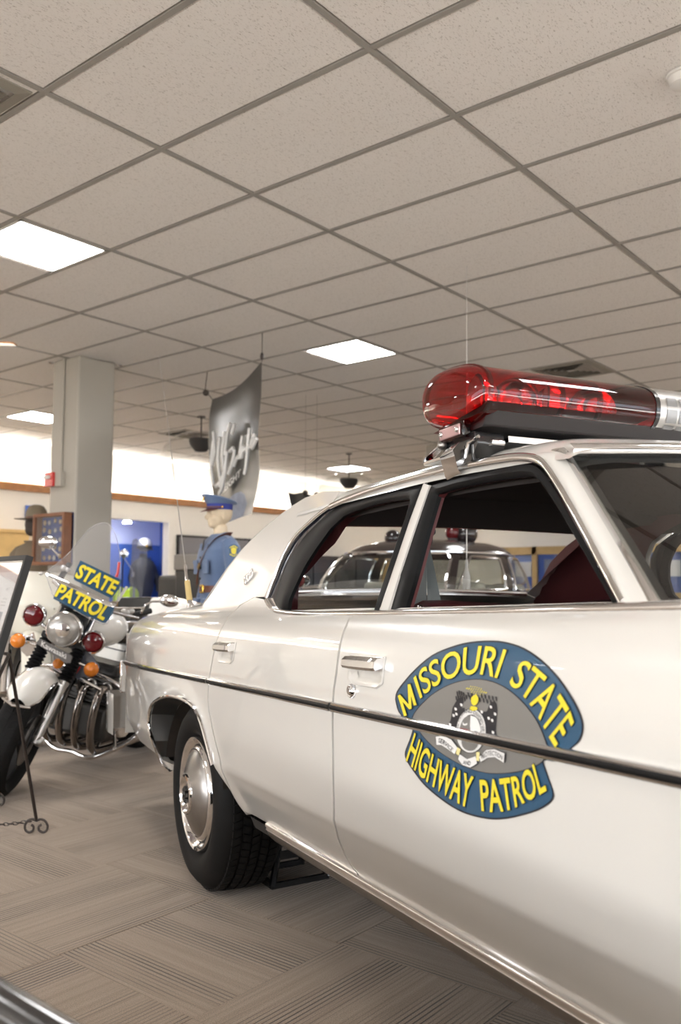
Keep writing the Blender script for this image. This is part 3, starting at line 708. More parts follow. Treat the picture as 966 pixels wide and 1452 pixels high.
MB().grid([[tuple(np.array(roof_pt(1.0, u))) for u in np.linspace(-1, 1, 21)], [tuple(np.array(rw(0, u))+np.array((-.01, 0, .03))) for u in np.linspace(-1, 1, 21)], [rw(0, u) for u in np.linspace(-1, 1, 21)]]).build('roof_rear', paint, car, ang=80)
MB().grid([[tuple(np.array(roof_pt(.86, u*.95))-np.array((0, 0, .03))) for u in np.linspace(-1, 1, 21)], [tuple(np.array(rw(0, u))+np.array((.06, 0, .0))) for u in np.linspace(-1, 1, 21)], [tuple(np.array(rw(0, u))+np.array((.01, 0, -.005))) for u in np.linspace(-1, 1, 21)]]).build('rear_header_trim', liner, car, ang=80)
MB().tube([rw(1.0, u) for u in np.linspace(-1, 1, 21)], .010, 8).tube([rw(0, u) for u in np.linspace(-1, 1, 21)], .008, 8).build('rear_window_moulding', chrome, car)
MB().grid([[tuple(np.array(rw(1, u))+np.array((-.0, 0, -.005))) for u in np.linspace(-1, 1, 15)], [deck_pt(.0, u) for u in np.linspace(-1, 1, 15)]]).build('rear_cowl', paint, car)
for sg in (-1, 1):
    MB().grid([[tuple(rw(s, sg)) for s in np.linspace(0, 1, 9)], [(p[0], YC+sg*(YC-G(*p)-.0), p[1]) for p in resample(cpe, 9)]]).build('rear_pillar_return', paint, car, ang=80)
tail = [[(-1.36+.02*abs(u), YC+(YC-.06)*u, z) for u in np.linspace(-1, 1, 9)] for z in (.40, .55, .75, .90)]
MB().grid(tail).build('tail_panel', paint, car)
for sg in (0, 1):
    y0 = .07 if not sg else 2*YC-.07; y1 = .45 if not sg else 2*YC-.45
    MB().bb((-1.385, min(y0, y1), .66), (-1.355, max(y0, y1), .86)).build('tail_lamp', redlens, car, bevel=.008)
    yy = .035 if not sg else 2*YC-.035
    MB().bb((-1.385, min(y0, yy), .60), (-1.35, max(y0, yy), .76)).build('lamp_bezel', chrome, car, bevel=.006)
# bumper; white on its wrap-round end paints in beige reflected by chrome
for sg in (0, 1):
    f_ = (lambda q: q) if not sg else mir3
    prof = [(0, .40), (-.035, .43), (-.045, .50), (-.04, .56), (0, .60)]
    xs = [-1.28, -1.40, -1.50, -1.545]; ys = [.0, .0, .008, .03]
    MB().grid([f_([(x, y-dy*.4*0-.012, z) for (dy, z) in prof]) for x, y in zip(xs, ys)]).build('bumper_end', paint, car, ang=50)
    MB().grid([f_([(-1.545+dy*.3, y, z) for (dy, z) in prof]) for y in (.018, .03, .4, .975)]).build('bumper_face', chrome, car, ang=60)
    MB().tube(f_([(-1.548, .016, z) for z in (.40, .45, .5, .55, .6)]), .012, 8).build('bumper_edge', chrome, car)
# --- hood, nose, front wheels (outside the frame, kept simple but whole)
hood = [[(x+.06*(1-u*u), YC+(YC-.075)*u, float(np.interp(x, [2.2, 2.6, 3.4, 4.0], [.985, .985, .965, .93]))+.03*(1-u**4)) for u in np.linspace(-1, 1, 15)] for x in np.linspace(2.24, 3.97, 12)]
MB().grid(hood).build('hood', paint, car, ang=80)
MB().grid([[(4.0+.05*(1-u*u), YC+(YC-.06)*u, z) for u in np.linspace(-1, 1, 9)] for z in (.42, .60, .80, .93)]).build('grille', chrome, car)
for y in (.22, .42, 2*YC-.22, 2*YC-.42): MB().lathe([(0, .02), (.08, .0), (.085, -.03)], (4.06, y, .74), (1, 0, 0), 20).build('headlamp', lampglass, car)
MB().bb((4.06, .02, .44), (4.15, 2*YC-.02, .58)).build('front_bumper', chrome, car, bevel=.02)
MB().bb((-1.30, .22, .32), (3.9, 2*YC-.22, .40)).bb((-.9, .35, .26), (3.2, 2*YC-.35, .33)).build('floor_pan', dark, car)
# wheel housings
for f_ in ((lambda q: q), mir3):
    for cx_ in (-.02, AX):
        wh = MB()
        a = [( cx_+.40*cos(t_), .03, .30+.37*sin(t_)) for t_ in np.linspace(.30, pi-.30, 20)]
        b = [(p[0], .34, p[2]) for p in a]
        wh.grid([f_(a), f_(b)]); wh.add(f_(b), [tuple(range(len(b)))])
        wh.build('wheel_housing', mat('housing_brown', (.022, .016, .012), .8, noise=.6, nscale=25, bump=.4), car)
# arch lip moulding
lip = spline([(p[0], S(*p)-.002, p[1]) for p in arch[:17]], 3)
MB().tube(lip, .008, 8, up=(0, 1, 0), sy=.9).build('wheel_arch_moulding', chrome, car)
MB().tube(mir3([tuple(p) for p in lip]), .008, 8, up=(0, 1, 0)).build('wheel_arch_moulding', chrome, car)
inl = [(p[0]*.97+(-.06)*.03, S(*p)+.004, p[1]) for p in arch[:13]]; inl2 = [(p[0]*.92+(-.06)*.08, S(*p)+.10, p[1]*.985) for p in arch[:13]]
MB().grid([inl, inl2]).build('arch_inner_flange', darkmetal, car)
# side moulding along the flanks (chrome with dark insert), in three lengths
def mould(xa, xb, parent):
    n = max(3, int((xb-xa)/.08)); xs = np.linspace(xa, xb, n)
    for nm, m, prof in (('side_moulding', chrome, [(-.0, .012), (-.007, .010), (-.010, .006)]), ('side_moulding', chrome, [(-.010, -.005), (-.009, -.009), (0, -.012)]), ('moulding_insert', rubber, [(-.0095, .006), (-.012, .003), (-.012, -.002), (-.0095, -.005)])):
        for f_ in ((lambda q: q), mir3):
            MB().grid([f_([(x, S(x, .76)+dy, .761+dz) for dy, dz in prof]) for x in xs]).build(nm, m, parent, ang=70)
mould(-1.27, cutR[7][0]-.005, car); mould(cutR[7][0]+.007, cutB[6][0]-.006, car); mould(cutB[6][0]+.006, XD, car); mould(XD+.01, 3.9, car)
# sill mouldings
xs = np.linspace(.66, 2.6, 22)
for f_ in ((lambda q: q), mir3):
    MB().grid([f_([(x, S(x, .354)+dy, z) for dy, z in ((.0, .362), (-.012, .358), (-.014, .351), (-.010, .345), (-.012, .339), (.002, .334))]) for x in xs]).build('sill_moulding', chrome, car, ang=60)
    MB().grid([f_([(x, .070+dy, z) for dy, z in ((.0, .336), (.008, .318), (.028, .300), (.06, .292))]) for x in xs]).build('rocker_panel', brushed, car, ang=60)
    MB().grid([f_([(x, .03+dy, z) for dy, z in ((.045, .346), (.06, .31), (.2, .30))]) for x in np.linspace(.5, .68, 3)]).build('sill_end', dark, car)
# --- door handles and lock
def handle(x, z, parent, first):
    y0 = S(x, z)
    for f_, sg in (((lambda q: q), 1), (mir3, -1)):
        pl = [(x-.095, S(x, z+.016)+.004, z+.018), (x+.085, S(x, z+.016)+.004, z+.018), (x+.085, S(x, z-.04)+.004, z-.038), (x+.06, S(x, z-.05)+.004, z-.050), (x-.06, S(x, z-.05)+.004, z-.050), (x-.085, S(x, z-.04)+.004, z-.036)]
        rec = [[tuple(np.array(p)+np.array((0, -.0055, 0))) for p in pl], [tuple(np.array(p)*1+np.array((0, -.0075, 0))+(np.array((x, p[1], z-.015))-np.array(p))*.05) for p in pl], [tuple(np.array(p)+np.array((0, -.0045, 0))+(np.array((x, p[1], z-.015))-np.array(p))*.12) for p in pl], [tuple(np.array(p)+np.array((0, -.0048, 0))+(np.array((x, p[1], z-.015))-np.array(p))*.6) for p in pl]]
        MB().grid([f_(r) for r in rec], cv=True).build('handle_recess', paint, parent, ang=60)
        hnd = []
        for xx, sc_ in ((x-.088, .35), (x-.080, .9), (x-.04, 1.0), (x, 1.02), (x+.05, 1.0), (x+.074, .98), (x+.080, .9)):
            yy = S(xx, z)
            hnd.append(f_([(xx, yy+.002, z+.017*sc_), (xx, yy-.016*sc_, z+.016*sc_), (xx, yy-.026*sc_, z+.008*sc_), (xx, yy-.028*sc_, z-.006*sc_), (xx, yy-.024*sc_, z-.012*sc_), (xx, yy-.004, z-.008*sc_)]))
        m = MB().grid(hnd, cv=True); m.add(hnd[-1], [tuple(range(6))]); m.add(hnd[0], [tuple(range(6))])
        m.build('door_handle', chrome, parent, ang=35)
hp = P2C(520, 941, S); handle(hp[0]-.0, hp[2], car, True)
hp2 = P2C(322, 918, S); handle(hp2[0]+.0, hp2[2], car, False)
lk = P2C(500, 980, S)
MB().lathe([(0, .011), (.007, .011), (.009, .008), (.013, .009), (.016, .005), (.017, 0)], (lk[0], lk[1], lk[2]), (0, -1, 0), 24).build('door_lock', chrome, car)
# badge on the rear pillar
bd = MB()
for k, (a, b) in enumerate(((349, 823), (352, 820), (354.5, 817.5), (357, 815), (359, 812))):
    p = P2C(a, b, G); bd.box((p[0], p[1]-.003, p[2]), (.014, .006, .03), Matrix.Rotation(-.35, 3, 'Y'))
    bd.box((p[0], p[1]-.004, p[2]+.004*(-1)**k), (.02, .006, .006), Matrix.Rotation(.4, 3, 'Y'))
bd.build('pillar_badge', chrome, car, bevel=.0015)

# --- interior
MB().bb((.0, .18, .90), (.30, 2*YC-.18, .995)).bb((-.2, .2, .985), (.30, 2*YC-.2, 1.0)).build('parcel_shelf', maroon_cloth, car, bevel=.01)
def seat(name, x, ztop, m, n):
    s_ = MB(); rows = []
    for y in np.linspace(.16, 2*YC-.16, 25):
        c = .012*cos((y-YC)/(2*YC-.32)*2*pi*n); e = -.03*sstep(.9, 1, abs(y-YC)/(YC-.16))
        rows.append([(x+.16, y, .50), (x+.13, y, .62+c), (x+.08, y, .80), (x+.06+c*.3, y, ztop-.06+e), (x+.03, y, ztop-.015+c*.6+e), (x-.02, y, ztop+c*.6+e), (x-.07, y, ztop-.02+e), (x-.10, y, ztop-.09+e), (x-.06, y, .50)])
    s_.grid(rows); s_.add(rows[0], [tuple(range(9))]); s_.add(rows[-1], [tuple(range(9))])
    o = s_.build(name, m, car, ang=60)
    MB().bb((x+.1, .16, .40), (x+.62, 2*YC-.16, .58)).build('seat_cushion', m, car, bevel=.04, seg=3)
seat('rear_seat_back', .36, .99, maroon, 1); seat('front_seat_back', 1.36, 1.005, maroon, 2)
MB().bb((2.08, .18, .72), (2.42, 2*YC-.18, .97)).build('dashboard', maroon, car, bevel=.04, seg=3)
MB().tube([(2.0+.05*cos(t_), 2*YC-.5+.19*cos(t_)*1, .86+.19*sin(t_)) for t_ in np.linspace(0, 2*pi, 25)[:-1]], .011, 8, closed=True).build('steering_wheel', blackm, car)
# seat belt hanging from the pillar
bp = P2C(596, 752, lambda x, z: .27)
rt = MB(); rt.box((bp[0]+.01, bp[1], bp[2]), (.07, .04, .055), Matrix.Rotation(-.4, 3, 'Y')); rt.ball((bp[0]+.02, bp[1]-.01, bp[2]-.02), (.035, .03, .04)); rt.build('belt_guide', blackm, car, bevel=.008)
def web(px_, fold, nm):
    L0 = [P2C(a, b, lambda x, z: .26) for a, b in px_[0]]; L1 = [P2C(a, b, lambda x, z: .26+fold) for a, b in px_[1]]
    MB().grid([[tuple(p) for p in L0], [tuple((np.array(p)+np.array(q))/2+np.array((0, -.006, 0))) for p, q in zip(L0, L1)], [tuple(p) for p in L1]]).build(nm, belt_grey, car)
web(([(592, 768), (589, 800), (588, 835), (588, 868)], [(602, 766), (605, 800), (605, 835), (605, 868)]), .01, 'seat_belt')
web(([(603, 766), (605, 800), (606, 835), (607, 868)], [(607, 764), (615, 800), (622, 835), (629, 868)]), .03, 'seat_belt')
bk = P2C(596, 862, lambda x, z: .2); MB().ball(tuple(bk), .008).build('belt_stud', chrome, car)

# --- rear wheel
def wheel(cx_, side, parent, mirrored):
    sg = 1 if not mirrored else -1
    def Y(v): return v if not mirrored else 2*YC-v
    c = (cx_, Y(INS), .335); ax = (0, -sg, 0)     # +h is outward
    R = .342
    w_ = thing_w = bpy.data.objects.new('wheel', None); COL.objects.link(w_); w_.parent = parent; w_.location = c
    c0 = (0, 0, 0)
    MB().lathe([(.200, -.02), (.212, .008), (.235, .022), (.265, .028), (.292, .022), (.312, .006), (.326, -.012), (.332, -.030), (.333, -.10), (.332, -.175), (.322, -.200), (.29, -.225), (.24, -.22), (.2, -.20)], c0, ax, 72).build('tyre', tyre, w_, ang=50)
    tb = MB(); rng = random.Random(3)
    A = Vector(ax)
    for bi, (h0, h1) in enumerate(((-.020, -.048), (-.056, -.083), (-.091, -.117), (-.125, -.150), (-.158, -.185))):
        n = 74
        for k in range(n):
            a0 = 2*pi*(k+.10+.35*(bi % 2))/n; a1 = a0+2*pi*.82/n; sk = 2*pi*.30/n*(1 if bi % 2 else -1)
            vs = []
            for hh, ss in ((h0, 0), (h1, sk)):
                for aa in (a0+ss, a1+ss):
                    for rr in (.330, R-(.002 if bi in (0, 4) else 0)):
                        vs.append((rr*sin(aa), A.y*hh, rr*cos(aa)))
            tb.add(vs, [(0, 1, 3, 2), (4, 6, 7, 5), (0, 4, 5, 1), (2, 3, 7, 6), (1, 5, 7, 3)])
    tb.build('tread', tyre, w_, kind='stuff')
    MB().lathe([(.204, -.03), (.206, .012), (.200, .020), (.190, .016), (.183, .004), (.176, -.002)], c0, ax, 64).build('trim_ring', chrome, w_, ang=60)
    MB().lathe([(.176, -.002), (.166, -.006), (.160, .004), (.152, .012)], c0, ax, 64).build('ring_groove', darkmetal, w_, ang=30)
    MB().lathe([(.168, .004), (.162, .014), (.155, .016), (.150, .012)], c0, ax, 64).build('cover_ring', chrome, w_, ang=60)
    MB().lathe([(.152, .012), (.148, .018), (.115, .032), (.085, .046), (.070, .050)], c0, ax, 64).build('wheel_cover', brushed, w_, ang=60)
    MB().lathe([(.072, .049), (.070, .056), (.062, .058), (.056, .052), (.050, .044), (.044, .046), (.0, .050)], c0, ax, 48).build('centre_cap', chrome, w_, ang=30)
    em = MB()
    for k in range(5):
        aa = 2*pi*k/5; em.box((.017*cos(aa), A.y*.054, .022*sin(aa)), (.018, .010, .014), Matrix.Rotation(aa, 3, 'Y'))
    em.ball((0, A.y*.056, 0), (.012, .010, .012)); em.build('cap_emblem', darkmetal, w_)
    MB().lathe([(0, -.02), (.19, -.02), (.19, -.16), (0, -.16)], c0, ax, 32).build('rim', darkmetal, w_)
wheel(0, 0, car, False); wheel(0, 0, car, True); wheel(AX, 0, car, False); wheel(AX, 0, car, True)
MB().tube([(0, .28, .335), (0, 2*YC-.28, .335)], .04, 12).ball((0, YC, .335), .13).build('rear_axle', dark, car)

# --- door emblem
def D3(px, py, off=0): p = P2C(px, py, S); return (p[0], p[1]-off, p[2])
def decal_poly(name, pts, m, off, n=3, smooth=True, parent=None):
    pp = spline(list(pts)+[pts[0]], n)[:-1] if smooth else pts
    out = px_on([tuple(p[:2]) for p in pp])
    return skin_flat(name, out, m, off, parent or emb)
def skin_flat(name, out, m, off, parent):
    step = .02; P = np.array(out); pts = [Vector(p) for p in out]; n0 = len(pts)
    def inside(x, z):
        c = False; j = n0-1
        for i in range(n0):
            if (out[i][1] > z) != (out[j][1] > z) and x < (out[j][0]-out[i][0])*(z-out[i][1])/(out[j][1]-out[i][1])+out[i][0]: c = not c
            j = i
        return c
    for x in np.arange(P[:, 0].min(), P[:, 0].max(), step):
        for z in np.arange(P[:, 1].min(), P[:, 1].max(), .012):
            if np.min((P[:, 0]-x)**2+(P[:, 1]-z)**2) > .004**2 and inside(x, z): pts.append(Vector((x, z)))
    r = delaunay_2d_cdt(pts, [], [list(range(n0))], 1, 1e-6)
    return surf([(p[0], p[1]) for p in r[0]], [tuple(f) for f in r[2]], name, m, off, parent)
def surf(xz, fs, name, m, off, parent):
    vs = [(x, S(x, z)-off, z) for x, z in xz]; e = .003; ff = []
    for f in fs:
        a, b, c = (Vector(vs[i]) for i in f[:3]); ff.append(f if (b-a).cross(c-a).y < 0 else tuple(reversed(f)))
    me = bpy.data.meshes.new(name); me.from_pydata(vs, [], ff); me.materials.append(m)
    me.polygons.foreach_set('use_smooth', [True]*len(me.polygons))
    me.normals_split_custom_set_from_vertices([tuple(Vector(((S(x+e, z)-S(x-e, z))/(2*e), -1, (S(x, z+e)-S(x, z-e))/(2*e))).normalized()) for x, z in xz])
    o = bpy.data.objects.new(name, me); COL.objects.link(o); o.parent = parent; return o
emb = bpy.data.objects.new('door_emblem', None); COL.objects.link(emb); emb.parent = car
emb['label'] = 'blue and yellow state highway patrol emblem'
outl = [(561, 992), (563, 981), (572, 968), (590, 948), (613, 929), (640, 917), (668, 910), (700, 908), (722, 911), (745, 919), (770, 936), (795, 962), (815, 992), (826, 1015), (829, 1033), (824, 1050), (811, 1062), (802, 1069), (790, 1080), (773, 1078), (775, 1090), (786, 1122), (785, 1134), (777, 1142), (762, 1150), (735, 1158), (710, 1162), (690, 1161), (668, 1156), (650, 1149), (628, 1135), (605, 1116), (590, 1098), (577, 1078), (575, 1066), (581, 1050), (586, 1032), (580, 1024), (566, 1010)]
decal_poly('emblem_border', outl, ink, .0010)
cen = np.array((692, 1035.0))
inn = [tuple(np.array(p)+(cen-np.array(p))/np.linalg.norm(cen-np.array(p))*2.6) for p in outl]
decal_poly('emblem_field', inn, blue, .0016)
ell = []
for t_ in np.linspace(0, 2*pi, 41)[:-1]:
    # tilted ellipse fitted to the grey centre
    a_, b_ = 96, 60; ca, sa = cos(.26), sin(.26); x_, y_ = a_*cos(t_), b_*sin(t_)
    ell.append((682+x_*ca-y_*sa*1.0, 1032+x_*sa+y_*ca))
ell = [(586, 1021), (591, 1010), (602, 997), (618, 983), (640, 971), (662, 965), (685, 964), (708, 970), (730, 984), (750, 1004), (765, 1026), (775, 1050), (778, 1066), (772, 1078), (758, 1087), (738, 1093), (715, 1096), (690, 1095), (665, 1088), (643, 1077), (622, 1063), (606, 1048), (595, 1034)]
decal_poly('emblem_centre', [tuple(np.array(p)+(np.array(p)-np.array((683., 1032.)))*.018) for p in ell], ink, .0022)
decal_poly('emblem_centre', ell, seal_grey, .0028)
def arc_text(s, top, bot, m, off, bold, outline=0, name='lettering'):
    T = resample(spline(top, 6), 60); B = resample(spline(bot, 6), 60)
    def fn(u, v):
        u = min(max(u, -.05), 1.05); k = min(max(u, 0), 1)*(59); i = min(int(k), 58); f = k-i
        t_ = T[i]*(1-f)+T[i+1]*f; b_ = B[i]*(1-f)+B[i+1]*f
        ex = (u-min(max(u, 0), 1))*59
        if ex: t_ = t_+(T[i+1]-T[i])*ex; b_ = b_+(B[i+1]-B[i])*ex
        p = b_+(t_-b_)*v; q = P2C(p[0], p[1], S); return (q[0], q[2], 0)
    mb = text_fit(s, fn, bold, 1.0, outline)
    return surf([(p[0], p[1]) for p in mb.v], mb.f, name, m, off, emb)
mtop = [(566, 988), (580, 968), (600, 948), (622, 933), (648, 922), (672, 916), (698, 916), (722, 921)]
mbot = [(575, 1015), (588, 1001), (604, 986), (622, 972), (643, 962), (666, 957), (688, 957), (708, 962)]
def pair(s, top, bot, bold=.010, ol=.017):
    arc_text(s, top, bot, ink, .0036, bold, ol, 'letter_outline'); arc_text(s, top, bot, yellow, .0044, bold)
mtop = [(589, 961), (604, 945), (622, 933), (648, 922), (672, 916), (698, 916), (722, 921)]
mbot = [(599, 991), (610, 981), (624, 971), (643, 962), (666, 957), (688, 957), (708, 962)]
pair('ISSOURI', mtop, mbot)
for wd, m_, off_, nm_ in ((3.6, ink, .0036, 'letter_outline'), (2.5, yellow, .0044, 'lettering')):
    ms = [np.array(p, float) for p in ((577.5, 1014), (569, 986.5), (584.5, 1004), (583, 971), (591.5, 999))]
    mm = []; ff_ = []
    for a, b in zip(ms[:-1], ms[1:]):
        d_ = (b-a)/np.linalg.norm(b-a); n_ = np.array((-d_[1], d_[0])); e_ = d_*(wd-1.6)
        for q in (a-e_+n_*wd*.8, b+e_+n_*wd*.8, b+e_-n_*wd*.8, a-e_-n_*wd*.8): p_ = P2C(q[0], q[1], S); mm.append((p_[0], p_[2]))
        ff_.append(tuple(range(len(mm)-4, len(mm))))
    surf(mm, ff_, nm_, m_, off_, emb)
pair('STATE', [(744, 934), (762, 944), (780, 960), (797, 981), (811, 1004), (818, 1024)], [(724, 970), (740, 982), (755, 1000), (769, 1022), (781, 1045), (790, 1060)])
pair('HIGHWAY', [(591, 1038), (604, 1055), (620, 1071), (636, 1082), (656, 1092), (675, 1101)], [(578, 1078), (592, 1094), (608, 1109), (628, 1124), (648, 1137), (668, 1147)], .018, .018)
pair('PATROL', [(683, 1105), (705, 1104), (728, 1101), (745, 1094), (760, 1082), (766, 1077)], [(686, 1150), (706, 1152), (728, 1148), (748, 1138), (766, 1129), (779, 1121)], .018, .018)
# seal: two bears, belted ring, shield, crest, scroll
def blob(pts, m, off, nm='seal_detail'): return decal_poly(nm, pts, m, off, 3)
bearL = [(652, 990), (658, 989), (660, 995), (657, 1003), (662, 1004), (659, 1011), (656, 1018), (655, 1030), (656, 1040), (636, 1036), (636, 1030), (641, 1022), (643, 1012), (645, 1002)]
bearR = [(699, 995), (706, 996), (708, 1006), (707, 1020), (706, 1035), (707, 1048), (690, 1046), (690, 1030), (688, 1015), (683, 1008), (692, 1009), (695, 1003)]
blob(bearL, ink, .0036, 'seal_bear'); blob(bearR, ink, .0036, 'seal_bear')
for a, b in ((649, 1005), (646, 1014), (650, 1012), (657, 999), (641, 1027), (638, 1034), (699, 1002), (696, 1018), (701, 1021), (705, 1012), (702, 1038), (699, 1044), (686, 1009)):
    blob([(a-1.6, b-2), (a+1.4, b-1), (a+1.6, b+2.2), (a-1, b+1.6)], seal_white, .0042)
def ell_px(cx_, cy_, a_, b_, n=20, rot=0): return [(cx_+a_*cos(t_)*cos(rot)-b_*sin(t_)*sin(rot), cy_+a_*cos(t_)*sin(rot)+b_*sin(t_)*cos(rot)) for t_ in np.linspace(0, 2*pi, n+1)[:-1]]
blob(ell_px(671, 1036, 22, 32, rot=.05), ink, .0038); blob(ell_px(671, 1036, 21, 31, rot=.05), seal_white, .0044, 'seal_ring'); blob(ell_px(671, 1036, 14.5, 23, rot=.05), ink, .0050)
blob([(671, 1014), (680, 1018), (685, 1030), (685, 1038), (678, 1036), (671, 1036)], seal_white, .0056, 'seal_shield'); blob([(670, 1014), (662, 1018), (657, 1028), (656.5, 1036), (670, 1038)], seal_grey, .0056, 'seal_shield')
blob([(656.5, 1032), (670, 1035), (670, 1044), (657, 1041)], seal_red, .0060, 'seal_shield'); blob([(658, 1046), (670, 1050), (683, 1050), (678, 1062), (668, 1064), (660, 1058)], seal_grey, .0060, 'seal_shield')
blob([(660, 1023), (663, 1026), (667, 1025), (666, 1028), (661, 1028)], seal_white, .0062)
blob([(659, 1038), (665, 1036), (669, 1039), (667, 1042), (660, 1042)], seal_white, .0066)
blob([(673, 1036), (676, 1040), (679, 1037), (684, 1041), (683, 1046), (673, 1044)], ink, .0064)
for k in range(9):
    p = (649.5+k*1.5, 985+(-1)**k*3+abs(k-3)*.6); blob([(p[0]-1.2, p[1]-3), (p[0]+1, p[1]-2.4), (p[0]+1.6, p[1]+3), (p[0]-.2, p[1]+2.6)], ink, .004, 'seal_leaf')
for k in range(10):
    p = (683+k*2.6, 989+(-1)**k*3+k*.5); blob([(p[0]-1.2, p[1]-3), (p[0]+1, p[1]-2.4), (p[0]+1.6, p[1]+3), (p[0]-.2, p[1]+2.6)], ink, .004, 'seal_leaf')
for k in range(5): p = (664+k*2.6, 986+(-1)**k*2+k*.5); blob([(p[0]-1.2, p[1]-3), (p[0]+1, p[1]-2.4), (p[0]+1.6, p[1]+3), (p[0]-.2, p[1]+2.6)], ink, .004, 'seal_leaf')
blob([(679, 984), (682, 989), (682, 994), (679, 999), (675, 1000), (672, 995), (673, 988)], yellow, .0056, 'seal_crest'); blob([(672, 1001), (679, 1002), (681, 1005), (676, 1008), (670, 1006)], yellow, .0056, 'seal_crest')
for cx_, cy_ in [(664+3*k+(j % 2)*1.5, 971+3.2*j+.7*k-abs(k-4.5)*(-.3 if j < 2 else .3)) for j in range(4) for k in range(10) if (j in (1, 2) or 1 < k < 8)]:
    blob([(cx_-.7, cy_), (cx_, cy_-.9), (cx_+.7, cy_), (cx_, cy_+.9)], yellow, .0036, 'seal_star')
scr = [[(622, 1044), (632, 1043), (644, 1048), (653, 1060), (649, 1069), (638, 1061), (630, 1056), (623, 1056)], [(656, 1069), (667, 1076), (679, 1072), (681, 1082), (671, 1088), (660, 1084), (654, 1076)], [(684, 1073), (694, 1063), (706, 1062), (720, 1068), (719, 1081), (706, 1073), (696, 1074), (686, 1080)]]
for q in scr:
    c_ = np.mean(q, axis=0); decal_poly('seal_scroll', [tuple(c_+(np.array(p)-c_)*1.06) for p in q], ink, .0056, smooth=False); decal_poly('seal_scroll', q, seal_white, .0062, smooth=False)
for q in ([(653, 1059), (658, 1062), (655, 1071), (651, 1068)], [(680, 1066), (685, 1066), (684, 1079), (680, 1078)]): decal_poly('seal_scroll', q, mat('scroll_gold', (.75, .66, .30), .5), .0066, smooth=False)
def small(s, top, bot): arc_text(s, top, bot, ink, .0070, 0.0, 0, 'seal_lettering')
small('SERVICE', [(627, 1046), (636, 1050), (648, 1061)], [(626, 1052), (634, 1056), (645, 1065)]); small('AND', [(662, 1078), (672, 1078.5)], [(661, 1083), (672, 1085)]); small('PROTECTION', [(687, 1070), (696, 1065), (707, 1065), (718, 1071)], [(688, 1077), (696, 1072), (706, 1071), (717, 1077)])
small('UNITED WE STAND DIVIDED WE FALL', [(651, 1046), (650, 1030), (654, 1014), (663, 1006), (678, 1007), (688, 1018), (692, 1034), (690, 1052)], [(656, 1044), (655, 1031), (658, 1018), (665, 1011), (676, 1012), (684, 1021), (687, 1034), (686, 1050)])

